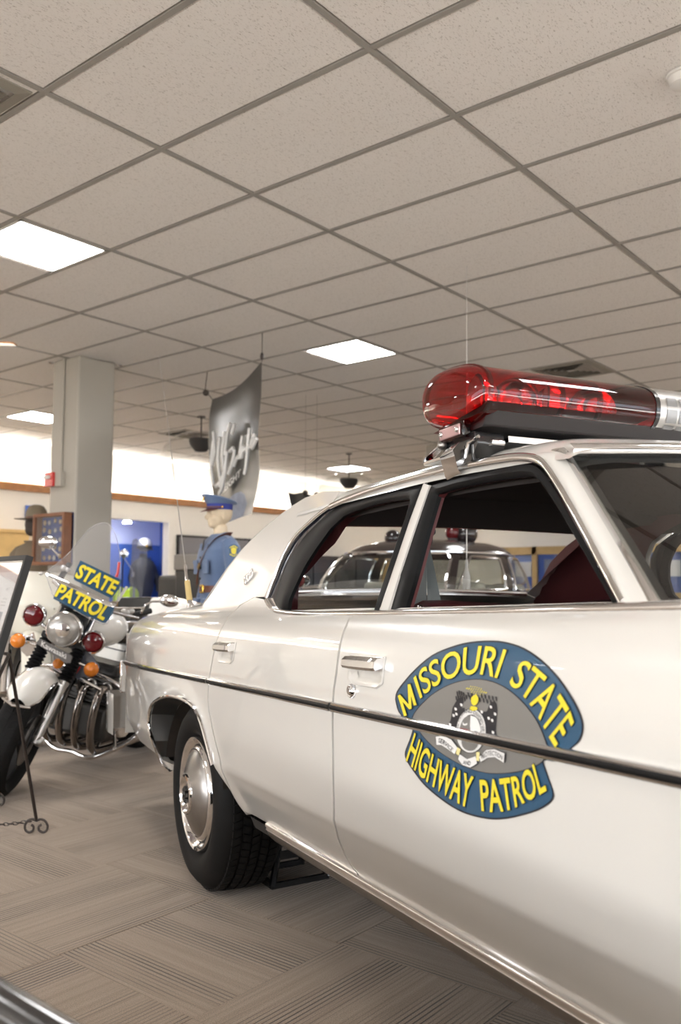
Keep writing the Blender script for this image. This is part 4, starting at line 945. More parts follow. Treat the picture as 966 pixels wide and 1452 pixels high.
# --- roof lightbar (rests on the roof: a thing of its own)
bar = thing('roof_lightbar', 'oval red and silver emergency lightbar mounted across the patrol car roof', 'lightbar', tuple(COW), Matrix([[CM[j][i] for j in range(3)] for i in range(3)]))
BX, BZ = 1.545, 1.473; HA, HB = .135, .070; TLT = -.11
def ov(t_, sa=1, sb=1, p=2.5):
    c_, s_ = cos(t_), sin(t_); x = HA*sa*np.sign(c_)*abs(c_)**(2/p); z = HB*sb*np.sign(s_)*abs(s_)**(2/p)
    return (BX+x*cos(TLT)-z*sin(TLT), BZ+x*sin(TLT)+z*cos(TLT))
def bar_ring(y, k=1.0, n=40, a0=0, a1=2*pi, kb=None):
    return [(ov(t_, k, kb or k)[0], y, ov(t_, k, kb or k)[1]) for t_ in np.linspace(a0, a1, n+1)[:-1]]
for mirr in (False, True):
    f_ = mir3 if mirr else (lambda q: q)
    ye0 = .20; ye1 = .70
    shell = [bar_ring(y, k) for y, k in ((ye0-.022, .30), (ye0-.020, .62), (ye0-.014, .85), (ye0-.004, .96), (ye0+.006, 1.0), (ye0+.10, 1.0), (ye0+.3, 1.0), (ye1, 1.0))]
    MB().grid([f_(r) for r in shell], cv=True).add(f_(shell[0]), [tuple(range(40))]).build('lens', glass_red, bar, ang=60)
    MB().grid([f_(bar_ring(y, k)) for y, k in ((ye0+.004, 1.0), (ye0+.006, 1.035), (ye0+.014, 1.035), (ye0+.016, 1.0))], cv=True).build('lens_rim', glass_red_dark, bar, ang=40)
    for yy in (.41, .52): MB().grid([f_(bar_ring(y, k)) for y, k in ((yy, .90), (yy, .985), (yy+.008, .985), (yy+.008, .90))], cv=True).build('lens_baffle', glass_red_dark, bar, ang=40)
    MB().grid([f_(bar_ring(y, k)) for y, k in ((.692, 1.0), (.692, 1.02), (.704, 1.025), (.707, 1.0))], cv=True).build('band', black, bar, ang=40)
    # inner flat deck and rotating lamps
    dk = [f_([(ov(pi+.55)[0]+.0, y, BZ-.045-.016), (ov(-.55)[0], y, BZ-.045+.012)]) for y in (ye0+.02, .69)]
    MB().grid(dk).build('inner_deck', mat('red_tinted_plate', (.16, .02, .02), .35, metal=.4), bar)
    for k, yy in enumerate((.27, .37, .475, .60)):
        dd = ((-.25, -1, .02), (.75, -.7, -.1), (-.5, -.85, .1), (.9, -.45, -.05))[k]; d_ = Vector((dd[0], dd[1]*(1 if not mirr else -1), dd[2])).normalized()
        c_ = Vector(f_([(BX+.01, yy, BZ-.002)])[0])
        MB().lathe([(.012, -.045), (.034, -.035), (.054, -.012), (.060, .012)], tuple(c_), tuple(d_), 20).build('reflector', reflector, bar)
        MB().ball(tuple(c_-d_*.01), (.012, .012, .016)).build('bulb', mat('bulb_glass', (.9, .75, .6), .1, metal=.3), bar)
        MB().lathe([(0, -.010), (.03, -.006), (.05, .004), (.055, .012)], tuple(c_+d_*.004), tuple(d_), 20).build('lamp_face', lampglass, bar) if k % 2 == 0 else None
        MB().lathe([(.022, 0), (.022, .03), (.010, .03)], (c_.x, c_.y, BZ-.062), (0, 0, 1), 14).build('rotator_base', blackm, bar)
    for xx in (-.075, .085): MB().bb((BX+xx-.012, min(f_([(0, .24, 0), (0, .68, 0)])[k][1] for k in (0, 1)), BZ-.058), (BX+xx+.012, max(f_([(0, .24, 0), (0, .68, 0)])[k][1] for k in (0, 1)), BZ-.05)).build('drive_rail', alu, bar)
    # lens latch tab at the bottom of the end
    tb = MB().bb((BX-.05, min(f_([(0, ye0-.012, 0), (0, ye0+.01, 0)])[k][1] for k in (0, 1)), BZ-.105), (BX+.055, max(f_([(0, ye0-.012, 0), (0, ye0+.01, 0)])[k][1] for k in (0, 1)), BZ-.064))
    tb.build('latch_tab', glass_red_dark, bar, bevel=.004)
    pl = MB().bb((BX-.04, min(f_([(0, ye0-.016, 0), (0, ye0-.012, 0)])[k][1] for k in (0, 1)), BZ-.098), (BX+.045, max(f_([(0, ye0-.016, 0), (0, ye0-.012, 0)])[k][1] for k in (0, 1)), BZ-.072)); pl.build('latch_plate', mat('pink_steel', (.5, .33, .33), .3, metal=.8), bar, bevel=.003)
    for xx in (-.03, .035): MB().ball(f_([(BX+xx, ye0-.017, BZ-.085)])[0], (.007, .004, .007)).build('screw', chrome, bar)
    # mounting foot: black bracket, chrome legs hooked into the drip rail
    y0 = .27
    blk = [(BX-.06, .0), (BX+.075, .0), (BX+.085, -.028), (BX+.055, -.065), (BX-.035, -.068), (BX-.055, -.03)]
    q = MB(); fr_ = [[(x, y, BZ-.095+dz) for x, dz in blk] for y in (.205, .28)]
    q.grid([f_(r) for r in fr_], cv=True); q.add(f_(fr_[0]), [tuple(range(6))]); q.add(f_(fr_[1]), [tuple(range(6))]); q.build('mount_block', black, bar, bevel=.004)
    hx = 1.53; gz = zg(hx)
    leg = [(hx+.03, .19, BZ-.118), (hx+.015, .18, BZ-.135), (hx-.0, .195, gz+.035), (hx-.004, .205, gz+.006), (hx-.004, .212, gz-.002)]
    MB().grid([f_([(p[0]-.028, p[1]-.004, p[2]-.004) for p in leg]), f_([(p[0]+.028, p[1]-.004, p[2]+.004) for p in leg])]).build('hook_strap', chrome, bar)
    sl = [(BX-.03, .185, BZ-.100), (BX-.19, .23, gz+.068), (BX-.20, .235, gz+.060), (BX-.02, .235, gz+.058)]
    MB().grid([f_([sl[0], sl[1]]), f_([(BX-.05, .215, BZ-.100), (BX-.185, .26, gz+.072)])]).grid([f_([sl[1], sl[2]]), f_([(BX-.185, .26, gz+.072), (BX-.19, .26, gz+.064)])]).build('mount_slope', chrome, bar)
    MB().bb((BX-.20, min(f_([(0, .235, 0), (0, .27, 0)])[k][1] for k in (0, 1)), gz+.054), (BX+.10, max(f_([(0, .235, 0), (0, .27, 0)])[k][1] for k in (0, 1)), gz+.066)).build('foot_rail', chrome, bar, bevel=.003)
    MB().tube(f_([(BX+.045, .2, BZ-.125), (BX+.05, .195, BZ-.150), (BX+.055, .2, gz+.062), (BX+.09, .205, gz+.072)]), .004, 8).build('hook_rod', chrome, bar)
    MB().ball(f_([(BX-.045, .195, BZ-.106)])[0], (.012, .012, .012)).build('pivot_bolt', brushed, bar)
# tray under the lenses
tr_ = []
for y in (.22, .24, 2*YC-.24, 2*YC-.22):
    k = .9 if y in (.22, 2*YC-.22) else 1
    tr_.append([(BX-.085*k, y, BZ-.055), (BX-.080*k, y, BZ-.092), (BX+.095*k, y, BZ-.084), (BX+.115*k, y, BZ-.052)])
q = MB().grid(tr_); q.add(tr_[0], [(0, 1, 2, 3)]); q.add(tr_[-1], [(0, 1, 2, 3)]); q.build('base_tray', mat('black_tray', (.03, .027, .027), .45), bar, bevel=.004)
MB().bb((BX-.05, .3, BZ-.112), (BX+.07, 2*YC-.3, BZ-.098)).build('cross_rail', chrome, bar)
# silver speaker section with perforated cells
MB().grid([bar_ring(y, k) for y, k in ((.707, .985), (.707, 1.0), (YC, 1.0), (2*YC-.707, 1.0), (2*YC-.707, .985))], cv=True).build('speaker_housing', mat('speaker_silver', (.50, .49, .475), .30, metal=.85), bar, ang=60)
perf = mat('perforated_mesh', (.16, .16, .17), .4, metal=.6)
nt = perf.node_tree; ck = nt.nodes.new('ShaderNodeTexChecker'); ck.inputs['Scale'].default_value = 520; ck.inputs[1].default_value = (.5, .5, .5, 1); ck.inputs[2].default_value = (.02, .02, .02, 1)
tc = nt.nodes.new('ShaderNodeTexCoord'); nt.links.new(tc.outputs['Object'], ck.inputs[0]); nt.links.new(ck.outputs[0], nt.nodes['Principled BSDF'].inputs['Base Color'])
cellsA = [2.30, 2.62, 2.84, 3.06, 3.34, 3.62, 3.90, 4.15]   # angles of the cell rows on the front face seen
rows_a = [(-1.12, -.80), (-.72, -.42), (-.34, .02), (.10, .40)]
for r0, r1 in rows_a:
    for k in range(12):
        ya = .728+k*.042; yb = ya+.034
        MB().grid([[(ov(t_, 1.008, 1.012)[0], y, ov(t_, 1.008, 1.012)[1]) for t_ in np.linspace(r0, r1, 4)] for y in (ya, yb)]).build('speaker_cell', perf, bar, ang=80)
# --- antennas on the trunk
def antenna(name_label, base, top, kind):
    t = thing('whip_antenna', name_label, 'antenna', tuple(base)); b = Vector((0, 0, 0)); e = Vector(top)-Vector(base); u = e.normalized(); Ln = e.length
    if kind == 'coil':
        MB().lathe([(.016, -.01), (.018, .0), (.012, .02), (.011, .028)], b, tuple(u), 16).build('base', chrome, t)
        MB().tube([u*.028, u*.125], [.0135, .0125], 14).build('coil', tan_coil, t)
        MB().tube([u*.125, u*.132, u*.20, u*.215], [.0125, .008, .007, .003], 12).build('spring', chrome, t)
        MB().tube([u*.21, u*Ln], [.0022, .0013], 6).ball(tuple(u*Ln), .004, 8, 6).build('whip', alu, t)
    else:
        MB().lathe([(.03, 0), (.03, .015), (.022, .03), (.02, .09), (.010, .13), (.008, .17), (.002, .19)], b, tuple(u), 16).build('base', mat('grey_antenna_base', (.30, .30, .29), .35, metal=.7), t)
        MB().tube([u*.15, u*Ln], [.0026, .0016], 6).build('whip', alu, t)
def car2w(p): return CAM+CM.T@(np.asarray(p)+CO)
def at_y(px, py, y):
    r = carray(px, py); return car2w((y+CO[1])/r[1]*r-CO)
antenna('tall thin whip antenna with tan coil on the car trunk, near the trooper mannequin', at_y(270, 860, .17), at_y(226, 505, .17), 'coil')
antenna('vertical whip antenna on the far side of the trunk, seen through the side window', at_y(662, 842, 1.75), at_y(662, 377, 1.75), 'plain')

# --- jack stand
js = thing('jack_stand', 'black steel jack stand under the car behind the rear tyre', 'jack stand', (2.52, 2.30, 0), radians(-20))
for sx in (-1, 1):
    for sy in (-1, 1): MB().tube([(sx*.115, sy*.10, .01), (sx*.03, sy*.03, .27)], .013, 6).build('leg', black, js)
MB().bb((-.12, -.105, 0), (.12, -.09, .02)).bb((-.12, .09, 0), (.12, .105, .02)).bb((-.12, -.1, 0), (-.10, .1, .02)).build('base_frame', black, js)
MB().bb((-.09, -.075, .09), (.09, -.068, .12)).bb((-.09, .068, .09), (.09, .075, .12)).build('cross_brace', black, js)
MB().tube([(0, 0, .2), (0, 0, .32)], .022, 10).bb((-.05, -.03, .32), (.05, .03, .335)).build('post', black, js)

# ================================================================== SECOND PART: the other exhibits
def frame2(o, fwd):
    """matrix with x = fwd (horizontal), z = up"""
    f = Vector((fwd[0], fwd[1], 0)).normalized(); l = Vector((-f.y, f.x, 0)); return Matrix(((f.x, l.x, 0), (f.y, l.y, 0), (0, 0, 1)))
camR = np.array([R0[0], R0[1]]); camF = np.array([cos(TH), sin(TH)])

# ---- mannequins
def mannequin(t, kind):
    sk = skinm; cloth = bluecloth if kind == 'trooper' else khaki
    # head and neck: one surface
    h = MB()
    h.ball((-.012, 0, 1.655), (.098, .076, .100), 24, 16)      # cranium
    h.ball((.022, 0, 1.605), (.068, .060, .080), 20, 14)       # face
    h.ball((.050, 0, 1.560), (.036, .036, .032), 16, 10)       # chin
    h.ball((.020, 0, 1.575), (.055, .052, .040), 16, 10)       # jaw
    h.ball((.098, 0, 1.613), (.020, .011, .022), 12, 8); h.ball((.090, 0, 1.632), (.012, .010, .026), 12, 8)   # nose
    h.ball((.078, 0, 1.655), (.014, .050, .012), 14, 8)        # brow
    h.ball((.081, 0, 1.583), (.012, .024, .006), 12, 6); h.ball((.079, 0, 1.573), (.011, .020, .006), 12, 6)   # lips
    for sy in (-1, 1):
        h.ball((.052, sy*.040, 1.602), (.028, .020, .025), 12, 8)   # cheek
        h.ball((-.012, sy*.077, 1.620), (.018, .009, .033), 12, 8, Matrix.Rotation(sy*.25, 3, 'Z'))  # ear
        h.ball((.074, sy*.030, 1.640), (.010, .014, .007), 10, 6)   # eyelids
    h.tube([(-.028, 0, 1.36), (-.022, 0, 1.46), (-.010, 0, 1.55)], [.075, .056, .054], 20)
    o = h.build('head', sk, t); fuse(o, .0045, 3)
    # jacket: torso and sleeves as one surface
    j = MB()
    def ringz(z, a, b, x=0, p=2.4): return [(x+a*np.sign(cos(q))*abs(cos(q))**(2/p), b*np.sign(sin(q))*abs(sin(q))**(2/p), z) for q in np.linspace(0, 2*pi, 33)[:-1]]
    R = [ringz(.80, .135, .205), ringz(.90, .135, .205), ringz(1.0, .120, .180), ringz(1.08, .112, .165, .005), ringz(1.18, .125, .185, .008), ringz(1.28, .138, .205, .010), ringz(1.36, .130, .212, .002), ringz(1.42, .105, .195, -.008), ringz(1.46, .082, .135, -.015), ringz(1.485, .066, .075, -.018)]
    j.grid(R, cv=True); j.add(R[0], [tuple(range(32))]); j.add(R[-1], [tuple(range(32))])
    for sy in (-1, 1):
        j.tube([(-.01, sy*.165, 1.415), (-.015, sy*.215, 1.36), (-.02, sy*.245, 1.24), (-.01, sy*.262, 1.10), (.03, sy*.262, .96), (.07, sy*.250, .84)], [.060, .070, .062, .054, .047, .040], 18)
    o = j.build('jacket' if kind == 'trooper' else 'shirt', cloth, t); fuse(o, .010, 3)
    # trousers
    q = MB()
    q.tube([(0, 0, .93), (0, 0, .80)], [.15, .14], 24, sy=1.25)
    for sy in (-1, 1): q.tube([(0, sy*.09, .86), (0, sy*.10, .50), (-.01, sy*.105, .10)], [.095, .072, .062], 18)
    o = q.build('trousers', navy if kind == 'trooper' else khaki, t); fuse(o, .012, 2)
    for sy in (-1, 1):
        s_ = MB(); s_.tube([(-.09, sy*.105, .045), (.02, sy*.105, .055), (.12, sy*.115, .035), (.17, sy*.12, .028)], [.035, .045, .040, .020], 14); s_.bb((-.12, sy*.105-.04, 0), (.17, sy*.105+.04, .02)); s_.tube([(-.03, sy*.105, .05), (-.02, sy*.105, .14)], [.045, .045], 14)
        o = s_.build('shoe', black, t); fuse(o, .008, 2)
    # hands with five fingers
    for sy in (-1, 1):
        hd_ = MB(); c = Vector((.075, sy*.248, .80)); hd_.ball(c+Vector((.004, 0, -.035)), (.040, .016, .048), 14, 10)
        for k, (dx, ln) in enumerate(((.030, .068), (.010, .078), (-.010, .074), (-.028, .058))):
            a = c+Vector((dx, 0, -.070)); hd_.tube([a, a+Vector((.003, -sy*.006, -ln*.5)), a+Vector((.004, -sy*.022, -ln))], [.0085, .008, .006], 8)
        a = c+Vector((.036, -sy*.004, -.020)); hd_.tube([a, a+Vector((.020, -sy*.008, -.030)), a+Vector((.022, -sy*.016, -.055))], [.011, .010, .007], 8)
        o = hd_.build('hand', sk, t); fuse(o, .005, 1)

tp = atd(309, 840, 6.7)
fwd = -camR*.86-camF*.51
tro = thing('trooper_mannequin', 'mannequin in blue trooper uniform and peaked cap standing behind the patrol car', 'mannequin', (tp[0], tp[1], 0), frame2(None, fwd))
mannequin(tro, 'trooper')
# cap
c = MB(); rows = []
for (z, k, dx) in ((1.672, 1.0, 0), (1.712, 1.03, 0), (1.716, 1.05, 0), (1.742, 1.40, .005), (1.752, 1.42, .005), (1.757, 1.35, .005), (1.760, .8, 0), (1.761, .01, 0)):
    rows.append([(dx-.006+.100*k*cos(q), .083*k*sin(q), z+(.030*cos(q)+.004)*(1 if z > 1.72 else 0)*min(1, (z-1.71)/.03)*k/1.4) for q in np.linspace(0, 2*pi, 37)[:-1]])
MB().grid(rows[:3], cv=True).build('cap_band', royal, tro); MB().grid(rows[2:], cv=True).build('cap_crown', bluecloth, tro, ang=50)
vz = []
for k in np.linspace(0, 1, 6): vz.append([(-.006+(.101+.062*k)*cos(q), (.084+.020*k)*sin(q), 1.678-.030*k*cos(q)) for q in np.linspace(-1.15, 1.15, 17)])
MB().grid(vz).build('cap_visor', leather, tro, ang=60)
MB().tube([(-.006+.106*cos(q), .089*sin(q), 1.688) for q in np.linspace(-1.4, 1.4, 19)], .0065, 6).build('cap_strap', leather, tro)
b_ = MB(); [b_.ball((-.006+.108*cos(q), .091*sin(q), 1.690), .009, 10, 6) for q in (-1.42, 1.42)]; b_.build('cap_button', gold, tro)
MB().box((.130, 0, 1.760), (.008, .04, .05), Matrix.Rotation(-.3, 3, 'Y')).build('cap_badge', gold, tro, bevel=.006)
# collar, lapels, tie, belt, cross strap, pockets, patch
for sy in (-1, 1):
    MB().grid([[(-.07, sy*.035, 1.500), (-.02, sy*.068, 1.495), (.04, sy*.050, 1.475), (.085, sy*.018, 1.43)], [(-.085, sy*.045, 1.455), (-.02, sy*.095, 1.452), (.055, sy*.082, 1.435), (.105, sy*.055, 1.395)]]).build('collar', bluecloth, tro)
    MB().prism([(0, 0), (.050, .075), (.075, .06), (.060, .02), (.02, -.10)], (.122, sy*.008, 1.34), (0, sy, 0), (-.10, 0, 1), (1, 0, .1), .006).build('lapel', bluecloth, tro, bevel=.003)
    MB().bb((.134, sy*.10-.045, 1.175), (.147, sy*.10+.045, 1.275)).build('chest_pocket', bluecloth, tro, bevel=.006)
    MB().prism([(-.048, 0), (.048, 0), (.048, -.025), (0, -.042), (-.048, -.025)], (.146, sy*.10, 1.282), (0, 1, 0), (0, 0, 1), (1, 0, 0), .005).build('pocket_flap', bluecloth, tro)
    MB().bb((.085, sy*.10-.050, .86), (.150, sy*.10+.050, .99)).build('hip_pocket', bluecloth, tro, bevel=.008)
    MB().box((-.01, sy*.135, 1.462), (.045, .12, .006), Matrix.Rotation(-sy*.32, 3, 'X')).build('epaulette', bluecloth, tro, bevel=.003)
MB().grid([[(.085, -.022, 1.46), (.085, .022, 1.46)], [(.118, -.014, 1.435), (.118, .014, 1.435)], [(.135, -.024, 1.34), (.135, .024, 1.34)]]).build('necktie', blackm, tro)
for z in (1.30, 1.22, 1.14): MB().ball((.148, 0, z), (.006, .010, .010), 10, 6).build('button', darkmetal, tro)
MB().grid([[(.005+.124*cos(q), .178*sin(q), z) for q in np.linspace(0, 2*pi, 41)[:-1]] for z in (1.035, 1.037, 1.085, 1.087)], cv=True).build('belt', leather, tro)
bb_ = MB().bb((.126, -.036, 1.028), (.140, .036, 1.094)); bb_.build('belt_buckle', gold, tro, bevel=.006)
MB().bb((.137, -.022, 1.042), (.144, .022, 1.080)).build('buckle_centre', leather, tro)
ps = spline([(-.06, .13, 1.478), (-.01, .125, 1.475), (.075, .105, 1.43), (.125, .065, 1.35), (.150, .02, 1.26), (.140, -.06, 1.16), (.118, -.12, 1.085)], 4)
MB().grid([[tuple(p+np.array((.006, .020, .014))) for p in ps], [tuple(p+np.array((.010, .0, .0))) for p in ps], [tuple(p+np.array((.006, -.020, -.014))) for p in ps]]).build('cross_strap', leather, tro)
MB().box((.160, -.0, 1.232), (.012, .05, .034), Matrix.Rotation(.9, 3, 'X')).build('strap_buckle', mat('old_brass', (.3, .2, .08), .35, metal=.9), tro, bevel=.004)
# shoulder patch on the sleeve nearest the camera (the mannequin's left)
pt_c = Vector((.0, .292, 1.345)); Mx = Matrix.Rotation(-.10, 3, 'X')
def ppoly(pts, off, m, nm): MB().add([pt_c+Vector((-x+.0, off-.035*((x/.05)**2)*.35, y)) for x, y in pts], [tuple(range(len(pts)))]).build(nm, m, tro)
patch = [(-.042, .020), (-.034, .036), (-.018, .046), (0, .050), (.018, .046), (.034, .036), (.042, .020), (.036, .004), (.036, -.016), (.030, -.034), (.014, -.044), (0, -.046), (-.014, -.044), (-.030, -.034), (-.036, -.016), (-.036, .004)]
ppoly(patch, .000, blue, 'shoulder_patch'); ppoly([(x*.55, y*.55) for x, y in patch], .003, yellow, 'patch_centre')
ppoly([(-.032, .028), (0, .042), (.032, .028), (.030, .020), (0, .034), (-.030, .020)], .003, yellow, 'patch_lettering'); ppoly([(-.030, -.020), (0, -.036), (.030, -.020), (.030, -.029), (0, -.043), (-.030, -.029)], .003, yellow, 'patch_lettering')

hp_ = atd(50, 800, 8.25)
m2 = thing('trooper_mannequin', 'mannequin seen from behind in olive shirt and wide-brimmed campaign hat', 'mannequin', (hp_[0], hp_[1], 0), frame2(None, camF*.8+camR*.35-camR*.0))
mannequin(m2, 'khaki')
hs = MB(); hs.ball((-.022, 0, 1.650), (.098, .083, .095), 20, 14); hs.ball((-.055, 0, 1.60), (.058, .070, .06), 16, 10); hs.build('hair', hairm, m2)
MB().grid([[(-.005+.215*k*cos(q), .19*k*sin(q), 1.70+.012*(k-.5)*abs(sin(q))) for q in np.linspace(0, 2*pi, 41)[:-1]] for k in (.5, .8, 1.0, 1.01, .98, .5)], cv=True).build('hat_brim', felt, m2)
MB().lathe([(.104, 0), (.104, .045), (.098, .085), (.070, .128), (.035, .142), (.0, .130)], (-.005, 0, 1.700), (0, 0, 1), 28, sx=.9).build('hat_crown', felt, m2)
MB().lathe([(.1055, .0), (.107, .012), (.1055, .024)], (-.005, 0, 1.702), (0, 0, 1), 28, sx=.9).build('hat_band', leather, m2)
MB().grid([[(-.10, .05*s_, 1.48), (-.08, .075*s_, 1.50), (0, .07*s_, 1.50)] for s_ in (-1, 0, 1)]).build('collar', khaki, m2)
for sy in (-1, 1): MB().box((-.02, sy*.135, 1.462), (.045, .13, .008), Matrix.Rotation(-sy*.32, 3, 'X')).build('epaulette', khaki, m2, bevel=.003)

# ---- wooden badge case on the column, pale wooden cabinet on the left
bcx = thing('badge_case', 'shallow wooden wall case of police badges on blue cloth, fixed to the beige column', 'display case', (4.438, 6.86, 1.26))
cw, ch, cdp = .50, .46, .10
y0, y1 = -.235, .255
MB().bb((-.02, y0, 0), (0, y1, ch)).build('back_panel', mat('case_blue_cloth', (.03, .06, .22), .9), bcx)
for a, b in (((-cdp, y0, 0), (0, y1, .03)), ((-cdp, y0, ch-.03), (0, y1, ch)), ((-cdp, y0, .03), (0, y0+.03, ch-.03)), ((-cdp, y1-.03, .03), (0, y1, ch-.03))): MB().bb(a, b).build('frame_rail', wood_dark, bcx, bevel=.003)
rg = random.Random(5); k = 0
for r_ in range(5):
    for c_ in range(5):
        yy = y0+.075+c_*.085+rg.uniform(-.01, .01); zz = .07+r_*.08+rg.uniform(-.01, .01); k += 1
        n = rg.choice((5, 6, 7)); R1 = rg.uniform(.022, .030)
        star = [((R1 if i % 2 == 0 else R1*.55)*cos(pi*i/n), (R1 if i % 2 == 0 else R1*.55)*sin(pi*i/n)) for i in range(2*n)]
        MB().prism(star, (-.021, yy, zz), (0, 1, 0), (0, 0, 1), (-1, 0, 0), .006).build('badge', mat('badge_brass', (.62, .48, .30), .35, metal=.8) if k % 3 else mat('badge_nickel', (.6, .6, .6), .3, metal=.9), bcx, label=None)
MB().bb((-cdp+.012, y0+.03, .03), (-cdp+.015, y1-.03, ch-.03)).build('glass_pane', glass_clear, bcx)
pc0 = atd(-20, 745, 10.4); pc1 = atd(46, 745, 10.2)
wp = thing('wooden_cabinet', 'pale birdseye wooden cabinet behind the mannequin at the left edge', 'cabinet', (6.1, 11.0, 0))
MB().bb((-.7, 0, 0), (.72, .45, 1.78)).build('body', wood_pale, wp, bevel=.006); MB().bb((-.72, -.015, 1.78), (.74, .47, 1.83)).build('top', wood_pale, wp, bevel=.006)
MB().bb((-.69, -.012, .1), (.0, 0, 1.74)).build('door', wood_pale, wp, bevel=.004); MB().bb((.01, -.012, .1), (.71, 0, 1.74)).build('door', wood_pale, wp, bevel=.004)
bp_ = thing('blue_notice', 'small blue notice on the wall beside the campaign hat', 'notice', (7.0, 11.49, 2.0)); MB().bb((-.12, -.02, 0), (.16, 0, .22)).build('board', bluewall, bp_)

# ---- contents of the wall display case
def W(px, py, Y): return atY(px, py, Y)
p = W(211, 800, 12.3); mz = .74
dm = thing('riding_dummy', 'torso dummy in dark riding jacket inside the blue display case', 'mannequin', (p[0], 12.45, mz), radians(-90))
q = MB(); q.lathe([(.10, 0), (.17, .25), (.19, .45), (.21, .62), (.16, .74), (.07, .80), (.06, .88)], (0, 0, 0), (0, 0, 1), 24, sx=1.15)
q.build('jacket', mat('dark_riding_jacket', (.025, .028, .04), .6), dm); 
for sy in (-1, 1): MB().tube([(0, sy*.20, .66), (.03, sy*.28, .45), (.10, sy*.27, .22)], [.06, .055, .045], 12).build('sleeve', MATS['dark_riding_jacket'], dm)
hm = thing('riding_helmet', 'white and dark peaked riding helmet in the blue display case', 'helmet', (p[0]+.02, 12.45, mz+.935), radians(-100))
MB().ball((0, 0, .10), (.14, .125, .13), 24, 16).build('shell', mat('helmet_white', (.6, .6, .62), .2, coat=1), hm); MB().grid([[(.13*k*cos(t_), .118*k*sin(t_), .04-.03*(k-1)*3) for t_ in np.linspace(-1.2, 1.2, 13)] for k in (1.0, 1.2, 1.42)]).build('peak', blackm, hm); MB().lathe([(.145, -.02), (.147, 0), (.145, .03)], (0, 0, .05), (0, 0, 1), 24, sx=.9).build('rim', blackm, hm); MB().ball((.138, -.03, .075), (.012, .025, .025), 10, 6).build('badge', gold, hm)
p = W(217, 800, 12.7)
fe = thing('fire_extinguisher', 'red fire extinguisher on the blue wall of the display case', 'fire extinguisher', (p[0], 12.8, p[2]-.42))
MB().lathe([(0, 0), (.075, 0), (.08, .02), (.08, .40), (.05, .46), (.025, .48)], (0, 0, 0), (0, 0, 1), 24).build('cylinder', redpaint, fe); MB().lathe([(.02, .48), (.022, .52), (.03, .54), (0, .56)], (0, 0, 0), (0, 0, 1), 14).build('valve', chrome, fe)
MB().lathe([(.081, .15), (.0815, .16), (.0815, .27), (.081, .28)], (0, 0, 0), (0, 0, 1), 24).build('label', paper, fe); MB().tube([(0, -.02, .53), (-.10, -.03, .50), (-.13, -.04, .30), (-.10, -.04, .10)], .012, 8).build('hose', blackm, fe)
p = W(186, 845, 12.0)
vs_ = thing('safety_vest', 'bright yellow-green safety vest with grey stripes at the foot of the display case', 'vest', (p[0], 12.1, .74))
v_ = [(-.24, 0), (-.25, .18), (-.20, .26), (-.10, .30), (-.05, .25), (.05, .25), (.10, .30), (.20, .26), (.25, .18), (.24, 0)]
MB().prism(v_, (0, 0, 0), (1, 0, 0), (0, 0, 1), (0, 1, 0), .08).build('body', hivis, vs_, bevel=.02)
for xx in (-.13, .13): MB().bb((xx-.025, -.006, .0), (xx+.025, .0, .29)).build('stripe', mat('reflective_grey', (.45, .47, .48), .4), vs_)
p = W(176, 785, 11.8)
sl_ = thing('chrome_mirror', 'round chrome mirror on a slim arm in the display case', 'spotlight', tuple(p))  # chrome mirror, modelled as a shallow bowl
MB().lathe([(0, -.06), (.05, -.05), (.075, 0), (.07, .01), (0, .015)], (0, 0, 0), (-.5, -.86, 0), 20).build('bowl', chrome, sl_); MB().tube([(.0, .02, -.05), (.18, .03, -.25), (.20, .03, -.30)], .009, 8).build('arm', alu, sl_); MB().box((.21, .03, -.34), (.04, .03, .08)).build('foot', alu, sl_); MB().tube([(.0, .02, -.06), (.0, .05, -.9)], .012, 8).build('stand', darkmetal, sl_)

# ---- framed print, grey cabinets by the trooper
fp = thing('framed_print', 'black-framed glossy print on the cream wall left of the trooper', 'picture', (9.72, 11.5, 1.22))
MB().bb((0, -.03, 0), (1.75, 0, .70)).build('backing', mat('mirror_print', (.35, .35, .38), .06, metal=.9), fp)
for a, b in (((0, -.045, 0), (1.75, -.0, .035)), ((0, -.045, .665), (1.75, 0, .70)), ((0, -.045, .035), (.035, 0, .665)), ((1.715, -.045, .035), (1.75, 0, .665))): MB().bb(a, b).build('frame_rail', black, fp)
c1 = atd(274, 860, 9.8); c2 = atd(300, 860, 8.9)
gc = thing('grey_cabinet', 'low dark grey cabinet by the wall just left of the tan antenna coil', 'cabinet', (c1[0], c1[1], 0)); MB().bb((-.28, -.28, 0), (.30, .28, 1.19)).build('body', grey_cab, gc, bevel=.03, seg=3); MB().bb((-.29, -.26, .6), (-.28, .26, 1.15)).build('door', grey_cab, gc, bevel=.01)
gc = thing('grey_cabinet', 'taller dark grey machine with pale control panel just left of the trooper', 'cabinet', (c2[0]+.15, c2[1]+.1, 0)); MB().bb((-.3, -.3, 0), (.34, .3, 1.24)).build('body', grey_cab, gc, bevel=.02); MB().bb((-.31, -.31, 1.24), (.35, .31, 1.40)).build('control_panel', mat('panel_grey', (.30, .28, .26), .5), gc, bevel=.01); MB().bb((-.318, -.20, 1.29), (-.31, -.10, 1.33)).build('red_button', redpaint, gc)
db = thing('dark_cabinet', 'black display cabinet behind the trooper and the patrol car roof pillar', 'cabinet', (11.55, 10.6, 0)); MB().bb((0, 0, 0), (2.6, .6, 1.62)).build('body', blackm, db, bevel=.01)
for k in range(4): MB().bb((.05+k*.64, -.02, .3), (.64+k*.64, 0, 1.55)).build('door', mat('cab_glass', (.05, .05, .055), .08), db)

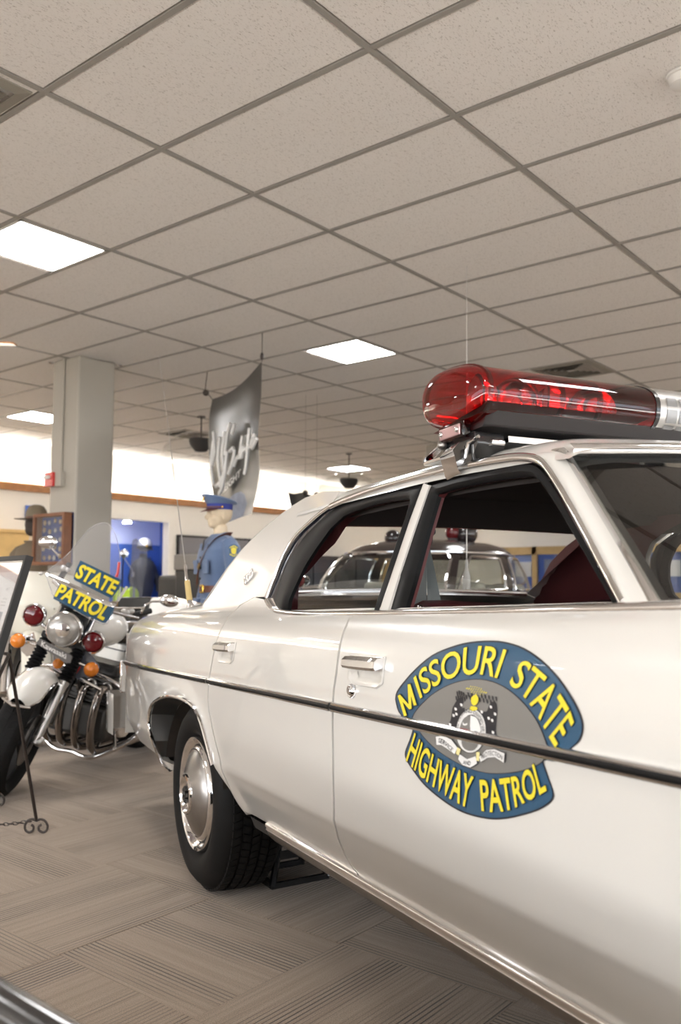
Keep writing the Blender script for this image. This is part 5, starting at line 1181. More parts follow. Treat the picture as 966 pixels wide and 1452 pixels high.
# ---- hanging banner
def bpt(s, t_):
    Ls = [(301, 566), (297, 590), (295.5, 630), (298, 672), (303, 705), (310, 742)]; Rs = [(371.5, 512), (370.5, 560), (366, 612), (368.5, 668), (363, 705), (357, 729)]
    l = resample(Ls, 41)[int(round(t_*40))]; r = resample(Rs, 41)[int(round(t_*40))]
    p = l+(r-l)*s; p[1] += 10*sin(pi*s)*(1-t_)**3
    d = 8.2+(6.95-8.2)*s + .05*sin(s*9+t_*2)*(.3+t_) + .12*sin(pi*s)*sin(t_*3)
    return atd(p[0], p[1], d)
bn = thing('hanging_banner', 'dark glossy freight banner hung from the ceiling above the trooper', 'banner', tuple(bpt(.5, 0)))
bo = np.array(bn.location)
G_ = [[bpt(s, t_)-bo for s in np.linspace(0, 1, 25)] for t_ in np.linspace(0, 1, 41)]
MB().grid([[tuple(p) for p in r] for r in G_]).build('sheet', banner_m, bn, ang=80)
def bpx(px, py, off=.02):
    # nearest (s,t) on the banner for a picture point
    best = None
    for i, r in enumerate(G_):
        for k, p in enumerate(r):
            q = proj(p+bo); d_ = (q[0]-px)**2+(q[1]-py)**2
            if best is None or d_ < best[0]: best = (d_, q[2])
    sx_ = min(1, max(0, (px-297)/73.0)); return atd(px, py, 8.2-1.25*sx_-.13)-bo
bletter = mat('banner_lettering', (.80, .80, .79), .6)
strk = [[(303, 625), (299, 660), (303, 688)], [(303, 612), (305, 640), (301, 660)], [(312, 620), (309, 650), (313, 684), (306, 690)], [(319, 612), (315, 640), (318, 668), (312, 690)], [(327, 600), (322, 618), (319, 645)], [(333, 601), (329, 615)], [(326, 640), (332, 634), (333, 642), (328, 662), (324, 672)], [(344, 618), (341, 640), (338, 650), (342, 652), (346, 632)], [(354, 607), (351, 640), (349, 662), (347, 672)], [(361, 617), (356, 630), (358, 636), (364, 622)], [(322, 640), (320, 665), (316, 690), (311, 700)], [(332, 660), (336, 650), (345, 640), (355, 632)]]
for q in strk:
    P = [tuple(bpx(a, b)) for a, b in resample(q, 8)]
    MB().tube(P, .016, 6, sy=1.0).build('script_stroke', bletter, bn)
def fn(u, v_):
    a = np.array((309.0, 706.5))+(np.array((341, 675.0))-np.array((309, 706.5)))*u; b = np.array((311.0, 690.0))+(np.array((341.5, 668.0))-np.array((311, 690.)))*u; b = a+np.array((.5, -10.5))
    p = a+(b-a)*v_; r = atd(p[0], p[1], 7.78+(.5-u)*.34-.08)-bo; return tuple(r)
text_fit('FREIGHT', fn, .02).build('lettering', bletter, bn)
pg = [(326, 706), (333, 700), (341, 697), (347, 701), (352, 720), (350, 730), (330, 738), (322, 741), (325, 728)]
MB().add([tuple(atd(a, b, 7.45-(a-335)*.012)-bo) for a, b in pg], [tuple(range(len(pg)))]).build('printed_photo', photo_blue, bn)
h1 = atz(372, 472, CZ)-bo; h0 = atz(294, 528, CZ)-bo
q = MB().tube([tuple(h1), tuple(bpt(1, 0)-bo)], .003, 6).ball(tuple(bpt(1, 0)-bo+np.array((0, 0, .04))), (.015, .015, .03)); q.build('hanging_cord', iron, bn)
tl = bpt(0, 0)-bo
q = MB().tube([tuple(h0), tuple(atd(291, 553, 8.2)-bo), tuple(tl)], .004, 6).ball(tuple(atd(292, 557, 8.2)-bo), (.03, .03, .03)); q.build('hanging_cord', iron, bn)
# second dark banner low behind the roof
b2 = thing('dark_banner', 'small black folded banner hanging just above the rear roof pillar', 'banner', tuple(atd(435, 712, 9.5))); o2 = np.array(b2.location)
rowsb = [[atd(409+(470-409)*s+6*t_, 698+6*s+(36)*t_+1.5*sin(s*14), 9.6-s*.5+.06*sin(s*11+t_))-o2 for s in np.linspace(0, 1, 17)] for t_ in np.linspace(0, 1, 9)]
MB().grid([[tuple(p) for p in r] for r in rowsb]).build('sheet', blackm, b2)
q = MB()
for a, b in ((433, 699), (449, 702)): q.ball(tuple(atd(a, b, 9.3)-o2), (.03, .03, .03)); q.tube([tuple(atd(a, b, 9.3)-o2), tuple(atz(a, b-20, CZ)*np.array((1, 1, 1))-o2)] if False else [tuple(atd(a, b, 9.3)-o2), (tuple((atd(a, b, 9.3)-o2)[:2])+(CZ-o2[2],))], .0012, 5)
q.build('hanging_cord', iron, b2)

# ---- sound domes and ceiling fan
def sound_dome(px, py, d, lbl):
    c = atd(px, py, d); t = thing('sound_dome', lbl, 'speaker', (c[0], c[1], CZ)); dz = CZ-c[2]
    MB().tube([(0, 0, 0), (0, 0, -dz+.06)], .008, 8).lathe([(.05, -.01), (.05, 0)], (0, 0, 0), (0, 0, 1), 16).build('rod', iron, t)
    MB().lathe([(0, -.14), (.07, -.13), (.13, -.06), (.15, 0), (.14, .02), (0, .03)], (0, 0, -dz+.06), (0, 0, 1), 24).build('speaker', blackm, t)
    MB().lathe([(.03, .10), (.2, .07), (.36, -.0), (.46, -.12), (.48, -.2)], (0, 0, -dz+.08), (0, 0, 1), 32).build('dome', glass_clear, t)
sound_dome(285, 632, 10.6, 'clear sound dome with black speaker hanging left of the banner')
sound_dome(495, 686, 13.6, 'far clear sound dome with small black speaker above the car roof')
fn_ = thing('ceiling_fan', 'wooden ceiling fan blade reaching in at the left edge', 'ceiling fan', tuple(atz(-62, 486, 2.78))); fo = np.array(fn_.location)
tipc = atz(22, 493, 2.76)-fo; az0 = atan2(tipc[1], tipc[0]); Lb = float(np.hypot(tipc[0], tipc[1]))
for k in range(4):
    M = Matrix.Rotation(az0+k*pi/2, 4, 'Z')
    MB().prism([(.14, -.05), (Lb-.03, -.07), (Lb, -.05), (Lb, .05), (Lb-.03, .07), (.14, .05)], (0, 0, 0), (1, 0, 0), (0, 1, .12), (0, 0, 1), .012).tf(M).build('blade', wood, fn_, bevel=.004)
MB().lathe([(0, -.12), (.08, -.10), (.12, -.02), (.12, .06), (.06, .10), (.015, .10), (.015, CZ-2.78)], (0, 0, 0), (0, 0, 1), 24).build('motor', mat('fan_brass', (.45, .3, .12), .3, metal=1), fn_)

# ---- black 1950s sedan behind
bcen = atd(602, 860, 8.8); hd_ = -camR*.56-camF*.83
bc = thing('black_sedan', 'old black rounded sedan with chrome window trim parked beyond the patrol car', 'car', (bcen[0], bcen[1], 0), frame2(None, hd_))
bc.scale = (1.1, 1.08, 1.0)
def brng(z, a, b, x=0, p=2.8, n=56): return [(x+a*np.sign(cos(q))*abs(cos(q))**(2/p), b*np.sign(sin(q))*abs(sin(q))**(2/p), z) for q in np.linspace(0, 2*pi, n+1)[:-1]]
lo = [brng(.22, 2.45, .84, -.45), brng(.30, 2.55, .90, -.45), brng(.55, 2.60, .94, -.45, p=3.2), brng(.80, 2.55, .92, -.45, p=3.0), brng(.93, 2.45, .86, -.45, p=2.8), brng(.99, 2.2, .76, -.40, p=2.6), brng(1.01, 1.2, .5, -.3)]
q = MB().grid(lo, cv=True); q.add(lo[0], [tuple(range(56))]); q.add(lo[-1], [tuple(range(56))]); q.build('body', black, bc, ang=60)
gh = [(1.00, 1.28, .74, -.10), (1.10, 1.24, .735, -.10), (1.20, 1.16, .715, -.11), (1.30, 1.05, .685, -.13), (1.40, .92, .64, -.16), (1.47, .80, .57, -.18), (1.52, .62, .45, -.20), (1.545, .35, .25, -.22), (1.55, .01, .01, -.22)]
def gpt(i, q, k=1.0):
    z, a, b, x = gh[i]; p = 2.9; return (x+a*k*np.sign(cos(q))*abs(cos(q))**(2/p), b*k*np.sign(sin(q))*abs(sin(q))**(2/p), z)
def gh_at(z):
    zs = [h_[0] for h_ in gh]; return [float(np.interp(z, zs, [h_[k] for h_ in gh])) for k in (1, 2, 3)]
def gp(z, q, k=1.0, p=2.9):
    a, b, x = gh_at(z); return (x+a*k*np.sign(cos(q))*abs(cos(q))**(2/p), b*k*np.sign(sin(q))*abs(sin(q))**(2/p), z)
MB().grid([[gp(z, q) for q in np.linspace(0, 2*pi, 81)[:-1]] for z in (1.375, 1.40, 1.43, 1.47, 1.50, 1.52, 1.545, 1.55)], cv=True).build('roof', black, bc, ang=70)
def band(q0, q1, z0, z1, nm, m, k=1.0, n=10): return MB().grid([[gp(z, q, k) for q in np.linspace(q0, q1, n)] for z in np.linspace(z0, z1, 6)]).build(nm, m, bc, ang=70)
QW = .92
band(-QW, QW, 1.0, 1.38, 'windshield', glass, n=24)
band(pi-.75, pi+.75, 1.0, 1.38, 'rear_window', glass, n=20)
for sg in (1, -1):
    band(sg*(QW+.0), sg*(QW+.13), 1.0, 1.38, 'windshield_pillar', black); band(sg*1.60, sg*1.68, 1.0, 1.38, 'door_pillar', black); band(sg*2.18, sg*(pi-.75), 1.0, 1.38, 'rear_pillar', black)
    band(sg*(QW+.13), sg*1.60, 1.03, 1.37, 'side_glass', glass); band(sg*1.68, sg*2.18, 1.03, 1.37, 'side_glass', glass)
    band(sg*(QW+.13), sg*2.18, .99, 1.04, 'window_sill', black)
    for a, b in ((QW+.15, 1.59), (1.69, 2.16)):
        qs = [(1.05, sg*a)]+[(1.05+.31*t_, sg*(a+(.14 if a < 1.5 else .03)*t_)) for t_ in (.25, .5, .75, 1)]+[(1.365, sg*(a+(b-a)*t_)) for t_ in (.35, .6, .8, .95)]+[(1.35, sg*b), (1.2, sg*b), (1.05, sg*b)]+[(1.045, sg*(a+(b-a)*t_)) for t_ in (.75, .5, .25)]
        MB().tube([gp(z, q, 1.008) for z, q in qs], .013, 6, closed=True).build('window_moulding', chrome, bc)
qs = [(1.02, -QW)]+[(1.02+.35*t_, -QW) for t_ in (.3, .6, .9)]+[(1.385, q) for q in np.linspace(-QW+.08, QW-.08, 17)]+[(1.02+.35*t_, QW) for t_ in (.9, .6, .3)]+[(1.015, q) for q in np.linspace(QW, -QW+.1, 15)]
MB().tube([gp(z, q, 1.006) for z, q in qs], .014, 6, closed=True).build('windshield_moulding', chrome, bc)
MB().tube([gp(1.400, q, 1.012) for q in np.linspace(-2.5, 2.5, 50)], .010, 6).build('drip_rail', chrome, bc)
MB().bb((.9, -.66, .86), (1.12, .66, 1.02)).build('dashboard', cream, bc, bevel=.03); MB().bb((-.05, -.62, .5), (.1, .62, 1.12)).build('seat_back', cream, bc, bevel=.04); MB().bb((-.95, -.62, .5), (-.78, .62, 1.10)).build('seat_back', cream, bc, bevel=.04)
MB().bb((.11, -.16, 1.09), (.125, .1, 1.28)).build('paper_sheet', paper, bc)
for sx in (1.15, -1.9):
    for sy in (-1, 1): MB().lathe([(.2, -.09), (.33, -.08), (.345, 0), (.33, .08), (.2, .09)], (sx, sy*.80, .345), (0, 1, 0), 28).lathe([(0, .085*sy), (.2, .085*sy)], (sx, sy*.80, .345), (0, 1, 0), 20).build('wheel', tyre, bc)
MB().bb((2.02, -.80, .38), (2.22, .80, .52)).build('bumper', chrome, bc, bevel=.05, seg=3)
for sy in (-1, 1): MB().lathe([(0, .03), (.08, .02), (.10, -.03)], (1.95, sy*.66, .78), (1, 0, 0), 20).build('headlamp', lampglass, bc)
MB().tube([(1.3, 0, 1.0), (1.5, 0, 1.02), (1.75, 0, 1.07), (1.9, 0, 1.06)], [.006, .012, .02, .01], 8).build('hood_ornament', chrome, bc)
MB().ball((1.08, -.66, 1.13), (.075, .075, .075)).build('spotlight', redlens, bc); MB().lathe([(.077, -.02), (.08, .0), (.05, .09), (0, .11)], (1.06, -.66, 1.13), (-1, 0, 0), 20).build('spotlight_shell', chrome, bc)
def dome_lamp(px, py, m, lbl, R_=.085):
    d_ = 8.9; c = atd(px, py, d_); t = thing('roof_beacon', lbl, 'beacon', tuple(c)); MB().ball((0, 0, 0), (R_, R_, R_)).build('lens', m, t); MB().lathe([(.06, 0), (.06, -.10), (.07, -.12)], (0, 0, 0), (0, 0, 1), 16).build('base', blackm, t)
dome_lamp(643, 755, redlens, 'round red beacon lamp on the black sedan roof'); dome_lamp(661, 757, black, 'black siren ball on the black sedan roof beside the red beacon', .12)
dome_lamp(557, 763, black, 'small black siren horn on the black sedan roof, left of the door pillar')

# ---- oak display cabinets in front of the far right wall
for k, yy in enumerate(np.arange(8.9, 2.0, -1.5)):
    t = thing('oak_display_cabinet', ['leftmost', 'second from left', 'third from left', 'fourth from left', 'rightmost'][k]+' of the oak-framed blue display cabinets by the far wall', 'display cabinet', (16.3, yy, 0), group='oak display cabinets')
    MB().bb((.08, -1.45, 0), (.6, 0, 1.84)).build('body', bluewall, t)
    for a, b in (((0, -1.5, 0), (.1, -1.40, 1.86)), ((0, -.10, 0), (.1, 0, 1.86)), ((0, -.80, 0), (.1, -.70, 1.86)), ((0, -1.5, 1.70), (.1, 0, 1.86)), ((0, -1.5, .0), (.1, 0, .95))): MB().bb(a, b).build('frame_rail', wood_pale if k % 2 else mat('light_oak', (.42, .29, .13), .5, noise=.2), t)
    MB().bb((.05, -.66, 1.25), (.075, -.30, 1.55)).build('print', paper, t); MB().bb((.05, -1.35, 1.1), (.075, -.95, 1.6)).build('print', photo_blue, t)
    MB().bb((.02, -1.4, .95), (.026, -.1, 1.70)).build('pane', glass_clear, t)
MB().bb((14.3, 11.1, 0), (16.0, 11.4, 1.7)).build('slatted_rack', wood_pale, None, label='pale wooden slatted rack against the wall seen through the rear window', cat='rack')

# ================================================================== police motorcycle
MQ = (3.79613, 4.87062, -2.74928, .189481, .368838, .94444)
MA = Vector((-.454, 0, .891)).normalized(); MAX = Vector((1.46, 0, .33)); MHD = Vector((1.46-.454*.70-.07, 0, .33+.891*.70))
moto = thing('police_motorcycle', 'white patrol motorcycle leaning beside the car, with yellow lettering on its windshield', 'motorcycle', (MQ[0], MQ[1], 0), Matrix.Rotation(MQ[2], 3, 'Z') @ Matrix.Rotation(-MQ[3], 3, 'X') @ Matrix.Scale(MQ[5], 3))
MW = Matrix.Translation(Vector((MQ[0], MQ[1], 0))) @ (Matrix.Rotation(MQ[2], 3, 'Z') @ Matrix.Rotation(-MQ[3], 3, 'X') @ Matrix.Scale(MQ[5], 3)).to_4x4()
SM = Matrix.Translation(MHD) @ Matrix.Rotation(MQ[4], 4, MA) @ Matrix.Translation(-MHD)
FWI = (MW @ SM).inverted(); BWI = MW.inverted()
def mray(inv, px, py, point, normal):
    """picture point -> bike coordinates on the plane through point with that normal"""
    o = inv @ Vector(CAM); d = (inv.to_3x3() @ Vector(ray(px, py))); n = Vector(normal); t = (Vector(point)-o).dot(n)/d.dot(n); return o+d*t
def fx(px, py, x): return mray(FWI, px, py, (x, 0, 0), (1, 0, 0))
def fy_(px, py, y): return mray(BWI, px, py, (0, y, 0), (0, 1, 0))
def bxp(px, py, x): return mray(BWI, px, py, (x, 0, 0), (1, 0, 0))
def fb(mb, name, m, **k): return mb.tf(SM).build(name, m, moto, **k)
def mwheel(cx_, R_, w_, S_, nm):
    c = (cx_, 0, R_)
    Tm = S_ if S_ is not None else Matrix.Identity(4)
    MB().lathe([(R_-.085, -.030), (R_-.075, -.045*w_), (R_-.04, -.062*w_), (R_-.012, -.050*w_), (R_-.003, -.030*w_), (R_, 0), (R_-.003, .030*w_), (R_-.012, .050*w_), (R_-.04, .062*w_), (R_-.075, .045*w_), (R_-.085, .030)], c, (0, 1, 0), 56).tf(Tm).build('tyre', tyre, moto, ang=60)
    g_ = MB()
    for k in range(48):
        a0 = 2*pi*k/48
        for sg in (-1, 1):
            vs = [((R_+dr)*cos(a)*1+cx_, h_*w_, (R_+dr)*sin(a)+R_) for h_, a, dr in ((sg*.006, a0, -.003), (sg*.006, a0+.09, -.003), (sg*.034, a0+.13, -.010), (sg*.034, a0+.04, -.010), (sg*.006, a0, .003), (sg*.006, a0+.09, .003), (sg*.034, a0+.13, -.002), (sg*.034, a0+.04, -.002))]
            g_.add(vs, [(4, 5, 6, 7), (0, 1, 5, 4), (1, 2, 6, 5), (2, 3, 7, 6), (3, 0, 4, 7)])
    g_.tf(Tm).build('tread', tyre, moto, kind='stuff')
    MB().lathe([(R_-.085, -.034), (R_-.070, -.040), (R_-.072, -.034), (R_-.100, -.028), (R_-.100, .028), (R_-.072, .034), (R_-.070, .040), (R_-.085, .034)], c, (0, 1, 0), 48).tf(Tm).build('rim', blackm, moto)
    for k in range(7):
        a = 2*pi*k/7+.2; MB().tube([(cx_+.04*cos(a), 0, R_+.04*sin(a)), (cx_+(R_-.10)*cos(a+.1), 0, R_+(R_-.10)*sin(a+.1))], [.022, .014], 6, sy=.7).tf(Tm).build('spoke', blackm, moto)
    MB().lathe([(0, -.06), (.045, -.06), (.05, 0), (.045, .06), (0, .06)], c, (0, 1, 0), 20).tf(Tm).build('hub', blackm, moto)
    for sg in (-1, 1): MB().lathe([(.075, sg*.066), (.145, sg*.066), (.145, sg*.072), (.075, sg*.072)], c, (0, 1, 0), 36).tf(Tm).build('brake_disc', mat('disc_steel', (.12, .115, .11), .35, metal=.9), moto)
mwheel(1.46, .33, 1.3, SM, 'front'); mwheel(0, .32, 1.25, None, 'rear')
fw = lambda y, t: Vector((1.43, y, .33))+MA*t
for sg in (-1, 1):
    y = sg*.10
    fb(MB().tube([fw(y, -.02), fw(y, .34)], [.026, .028], 14).tube([fw(y, .335), fw(y, .36)], [.034, .034], 14), 'fork_leg', alu)
    gp_ = []; gr = []
    for k in range(19): gp_.append(fw(y, .355+.20*k/18)); gr.append((.046 if k % 2 else .034)*(1-.12*k/18))
    fb(MB().tube(gp_, gr, 16), 'fork_gaiter', rubber, ang=20)
    fb(MB().tube([fw(y, .54), fw(y, .82)], .019, 12), 'fork_tube', chrome)
    fb(MB().box(fw(y, .14)+Vector((-.05, sg*.012, 0)), (.05, .05, .10), Matrix.Rotation(.47, 3, 'Y').inverted()), 'brake_caliper', darkmetal, bevel=.008)
    fb(MB().ball(fw(y, 0)+Vector((0, sg*.02, 0)), (.03, .03, .03)), 'axle_cap', alu)
    hose = spline([fw(y, .6)+Vector((-.02, 0, 0)), fw(y, .40)+Vector((-.07, sg*.03, 0)), fw(y, .16)+Vector((-.06, sg*.02, 0))], 5); fb(MB().tube(hose, .006, 6), 'brake_hose', blackm)
# front mudguard
fr_ = []
for a in np.linspace(.80, 2.45, 20):
    w0 = .094*sstep(.55, 1.05, a)+.0
    row = []
    for q in np.linspace(-1, 1, 11):
        rr = .398-.060*abs(q)**2.6; row.append((1.46+rr*cos(a), w0*q, .33+rr*sin(a)))
    fr_.append(row)
fb(MB().grid(fr_), 'front_mudguard', white2, ang=80)
edge = [fr_[k][10] for k in range(20)]+[fr_[19-k][0] for k in range(20)]
fb(MB().tube(edge, .006, 6, closed=True), 'mudguard_trim', chrome)
fb(MB().tube([(1.46+.395*cos(.78), -.075, .33+.375*sin(.78)), (1.46+.43*cos(.66), 0, .33+.43*sin(.66)), (1.46+.395*cos(.78), .075, .33+.375*sin(.78))], .007, 8), 'mudguard_hoop', chrome)
for sg in (-1, 1): fb(MB().tube([(1.44, sg*.09, .36), (1.36, sg*.08, .66)], .007, 6), 'mudguard_stay', darkmetal)
# triple clamps with name plate, headlamp and lamps
fb(MB().box(fw(0, .575)+Vector((.0, 0, 0)), (.07, .27, .035), Matrix.Rotation(-.47, 3, 'Y')).box(fw(0, .80), (.08, .26, .03), Matrix.Rotation(-.47, 3, 'Y')), 'fork_clamp', blackm, bevel=.006)
PN = Vector((.891, 0, .454)); PU = Vector((-.454, 0, .891))
pl = [fx(a, b, 1.255) for a, b in ((51, 911), (57, 905), (103, 930), (99, 944))]
q = MB(); q.add([tuple(p) for p in pl]+[tuple(p-PN*.02) for p in pl], [(0, 1, 2, 3), (4, 7, 6, 5), (0, 4, 5, 1), (1, 5, 6, 2), (2, 6, 7, 3), (3, 7, 4, 0)]); fb(q, 'name_plate', mat('plate_steel', (.13, .12, .115), .45), bevel=.002)
def ptxt(u, v_):
    a = np.array((58, 916.5))+(np.array((93.5, 935.0))-np.array((58, 916.5)))*u; b = np.array((59.5, 908.5))+(np.array((94.5, 927.5))-np.array((59.5, 908.5)))*u
    p = a+(b-a)*v_; r = fx(p[0], p[1], 1.255)+PN*.004; return tuple(r)
fb(text_fit('Kawasaki', ptxt, .02), 'plate_lettering', plastic_white)
hl = fx(91, 892.5, 1.30); HDR = Vector((.985, 0, .02)).normalized()
fb(MB().lathe([(.0, -.17), (.05, -.165), (.085, -.12), (.100, -.04), (.104, .0), (.104, .012), (.096, .018), (.092, .010)], hl, HDR, 36), 'headlamp_shell', chrome, ang=60)
fb(MB().lathe([(.094, .010), (.085, .022), (.05, .033), (.0, .038)], hl, HDR, 36), 'headlamp_lens', lampglass, ang=80)
fb(MB().lathe([(.040, .036), (.030, .039), (.0, .041)], hl, HDR, 24), 'lamp_bowl', reflector)
for nm, (a, b), xx, lbl in (('warning_lamp', (49, 872), 1.24, None), ('warning_lamp', (133, 910), 1.24, None)):
    c = fx(a, b, xx)
    o = fb(MB().lathe([(0, -.12), (.035, -.11), (.055, -.06), (.066, -.01), (.068, .012), (.060, .018), (.057, .010)], c, (1, 0, 0), 28), nm, chrome, ang=60)
    MB().lathe([(.058, .010), (.050, .024), (.025, .032), (0, .034)], c, (1, 0, 0), 28).tf(SM).build('lamp_lens', redlens, o)
    fb(MB().tube([c+Vector((-.05, 0, -.03)), (c+hl)/2+Vector((-.09, 0, -.07)), hl+Vector((-.1, 0, -.08))], .011, 8), 'lamp_bracket', chrome)
for (a, b), xx in (((26, 908), 1.20), ((130, 949), 1.20)):
    c = fx(a, b, xx); o = fb(MB().lathe([(0, -.06), (.03, -.055), (.042, -.02), (.044, .004)], c, (1, 0, 0), 24), 'turn_signal', chrome)
    MB().lathe([(.043, .0), (.042, .02), (.028, .035), (0, .042)], c, (1, 0, 0), 24).tf(SM).build('lamp_lens', amber, o)
    e = fx(52 if a < 90 else 100, 915 if a < 90 else 936, 1.2); fb(MB().tube([c+Vector((-.03, 0, 0)), e], .009, 8), 'signal_stalk', chrome)
c = fx(82, 941, 1.12); fb(MB().lathe([(.03, -.02), (.03, 0), (.015, .015), (0, .018)], c, (1, 0, 0), 20), 'side_reflector', amber)
# windshield sheet with the lettering, and its cross bar
WP = Vector((1.24, 0, 1.10)); WN = Vector((.80, 0, .60)).normalized(); WV = Vector((-.60, 0, .80)).normalized()
def wp_(px, py, off=0):
    p = mray(FWI, px, py, WP, WN); 
    y = p.y; bow = -.9*y*y; return p+Vector((bow, 0, 0))+WN*off
for _ in range(1): pass
def wcurve(px, py, off=0):
    """iterate the ray onto the bowed sheet"""
    b = 0.0
    for _ in range(8):
        p = mray(FWI, px, py, WP+Vector((b, 0, 0)), WN); b = -.75*p.y*p.y
    return mray(FWI, px, py, WP+Vector((b, 0, 0)), WN)+WN*off
ws = [(64, 812), (80, 800), (100, 782), (118, 760), (132, 746), (146, 741.5), (155, 744), (163, 756), (168, 775), (171, 800), (170, 830), (165, 856), (157, 872), (150, 886), (128, 878), (105, 864), (88, 853), (76, 846), (72, 836), (68, 824)]
cen_ = np.array((130, 815.0)); rows = []
wsd = resample([tuple(p) for p in spline(ws+[ws[0]], 3)], 61)[:-1]
for k in np.linspace(1, .02, 9): rows.append([tuple(wcurve(*(cen_+(np.array(p)-cen_)*k))) for p in wsd])
fb(MB().grid(rows, cv=True), 'windshield', acrylic, ang=80)
rim_ = [wcurve(*p, .001) for p in wsd]; 
fb(MB().tube(rim_, .0022, 6, closed=True), 'windshield_edge', clear('acrylic_edge', (.8, .8, .82), .1, haze=.3), ang=80)
def wpoly(pts, m, off, nm):
    qs = resample(pts+[pts[0]], 41)[:-1]; cc = np.mean(pts, axis=0)
    fb(MB().grid([[tuple(wcurve(*(cc+(np.array(p)-cc)*k), off)) for p in qs] for k in (1, .66, .33, .01)], cv=True), nm, m, ang=80)
wpoly([(114, 795), (173, 823), (170, 834), (158, 849), (104, 822), (108, 808)], blue, .003, 'state_panel')
wpoly([(87, 824), (125, 842), (163, 859), (160, 871), (149, 885), (112, 868), (75, 849), (80, 838)], blue, .003, 'patrol_panel')
def wtext(s, tl, tr, bl, br, nm='windshield_lettering'):
    tl, tr, bl, br = map(lambda p: np.array(p, float), (tl, tr, bl, br))
    for m, off, ol in ((ink, .0045, .016), (yellow, .0065, 0)):
        fb(text_fit(s, lambda u, v_: tuple(wcurve(*((bl+(br-bl)*u)*(1-v_)+(tl+(tr-tl)*u)*v_), off)), .035, 1.0, ol), nm if ol == 0 else 'letter_outline', m)
wtext('STATE', (116, 800), (170, 826), (105, 819), (159, 845)); wtext('PATROL', (87, 828), (160, 861), (77, 846), (146, 881))
bar_ = [wcurve(a, b, .008) for a, b in ((63, 812), (85, 821), (110, 832), (135, 844), (155, 854), (166, 857))]
bar2 = [wcurve(a, b, .008) for a, b in ((66, 817), (83, 827), (108, 838), (133, 850), (152, 860), (163, 862))]
fb(MB().grid([[tuple(p) for p in bar_], [tuple((p+q)/2+WN*.005) for p, q in zip(bar_, bar2)], [tuple(p) for p in bar2]]), 'windshield_bar', chrome, ang=60)
for a, b in ((70, 816), (82, 822), (96, 828), (125, 843), (146, 853), (158, 858)): fb(MB().ball(wcurve(a, b, .012), .006, 8, 6), 'bar_screw', chrome)
fb(MB().tube([fx(57, 813, 1.2), fx(70, 811, 1.2)], .006, 8).ball(fx(58, 813, 1.2), .012, 10, 8), 'clutch_lever', chrome)
# handlebar, controls, mirrors
hb = spline([fx(76, 824, 1.02), fx(92, 838, 1.08), fx(110, 850, 1.12), fx(135, 862, 1.12), fx(160, 868, 1.08), fx(196, 876, .98)], 5)
fb(MB().tube(hb, .012, 10), 'handlebar', chrome)
fb(MB().tube([fx(190, 872, .99), fx(214, 866, .92)], .018, 12), 'grip', blackm); fb(MB().tube([fx(82, 826, 1.02), fx(98, 800, .9)], .018, 12), 'grip', blackm)
for p, rr in ((fx(178, 868, 1.02), .022), (fx(186, 866, 1.0), .018), (fx(90, 806, 1.05), .018), (fx(96, 808, 1.05), .014)): fb(MB().ball(p, (rr, rr*1.3, rr), 12, 8), 'control_pod', alu)
fb(MB().tube([fx(160, 862, 1.1), fx(205, 862, 1.06)], .006, 8), 'brake_lever', chrome)
for (a, b), stem, rr in (((68, 769), [(83, 788), (74, 778), (68, 770)], .052), ((240, 852), [(200, 870), (206, 858), (216, 853), (240, 853)], .052)):
    c = fx(a, b, 1.0)
    o = fb(MB().ball(c, (.022, rr*1.15, rr*.75), 20, 12, Matrix.Rotation(.35 if a < 100 else .2, 3, 'X')), 'mirror', chrome)
    fb(MB().tube([fx(u_, v_, 1.0) for u_, v_ in stem], .006, 8), 'mirror_stem', chrome)
# aerial with red tip by the windshield
fb(MB().tube([fx(167, 852, 1.05), fx(180, 832, 1.05)], .008, 8), 'marker_rod', plastic_white)
fb(MB().tube([fx(165, 818, 1.15), fx(167, 812, 1.15), fx(169, 797, 1.15)], [.010, .008, .008], 8), 'marker_tip', redpaint)
# black fairing behind headlamp, frame, tank, seat
MB().tube([(1.10, 0, .96), (.92, 0, .62), (.72, 0, .22), (.15, 0, .26)], .024, 8).tube([(1.08, 0, 1.0), (.6, 0, .86), (.1, 0, .72)], .02, 8).build('frame', black, moto)
fb(MB().box((1.13, 0, .95), (.10, .16, .14)), 'instrument_mount', blackm, bevel=.02)
for sg in (-1, 1): fb(MB().lathe([(.0, 0), (.04, 0), (.045, .05), (.045, .07), (0, .07)], (1.13, sg*.06, 1.03), (-.4, 0, .9), 20), 'gauge', blackm)
o = MB().ball((.78, 0, .90), (.26, .14, .12), 24, 14).build('fuel_tank', white2, moto)
o = MB().ball((.30, 0, .84), (.34, .16, .08), 24, 12).build('seat', black, moto)
# engine: crankcase, cylinder block with fins, four pipes
MB().bb((.52, -.21, .22), (.86, .21, .44)).build('crankcase', darkmetal, moto, bevel=.03)
MB().bb((.66, -.19, .44), (.82, .19, .62)).build('cylinder_block', darkmetal, moto, bevel=.01)
for k in range(7): MB().bb((.64, -.215, .452+k*.024), (.84, .215, .460+k*.024)).build('cooling_fin', darkmetal, moto)
MB().bb((.64, -.20, .62), (.83, .20, .70)).build('cam_cover', mat('cam_black', (.05, .05, .05), .35, metal=.5), moto, bevel=.02)
for y in (-.165, -.055, .055, .165):
    pts = spline([(.82, y, .56), (.90, y, .555), (.945, y*1.02, .47), (.95, y*1.03, .32), (.90, y*1.0, .20), (.78, y*.95, .155), (.45, y*.95, .15)], 5)
    MB().tube(pts, .024, 14).build('exhaust_header', mat('dark_chrome', (.30, .28, .27), .08, metal=1), moto)
    MB().lathe([(.034, 0), (.036, .015), (.028, .02)], (.83, y, .56), (1, 0, 0), 16).build('pipe_flange', alu, moto)
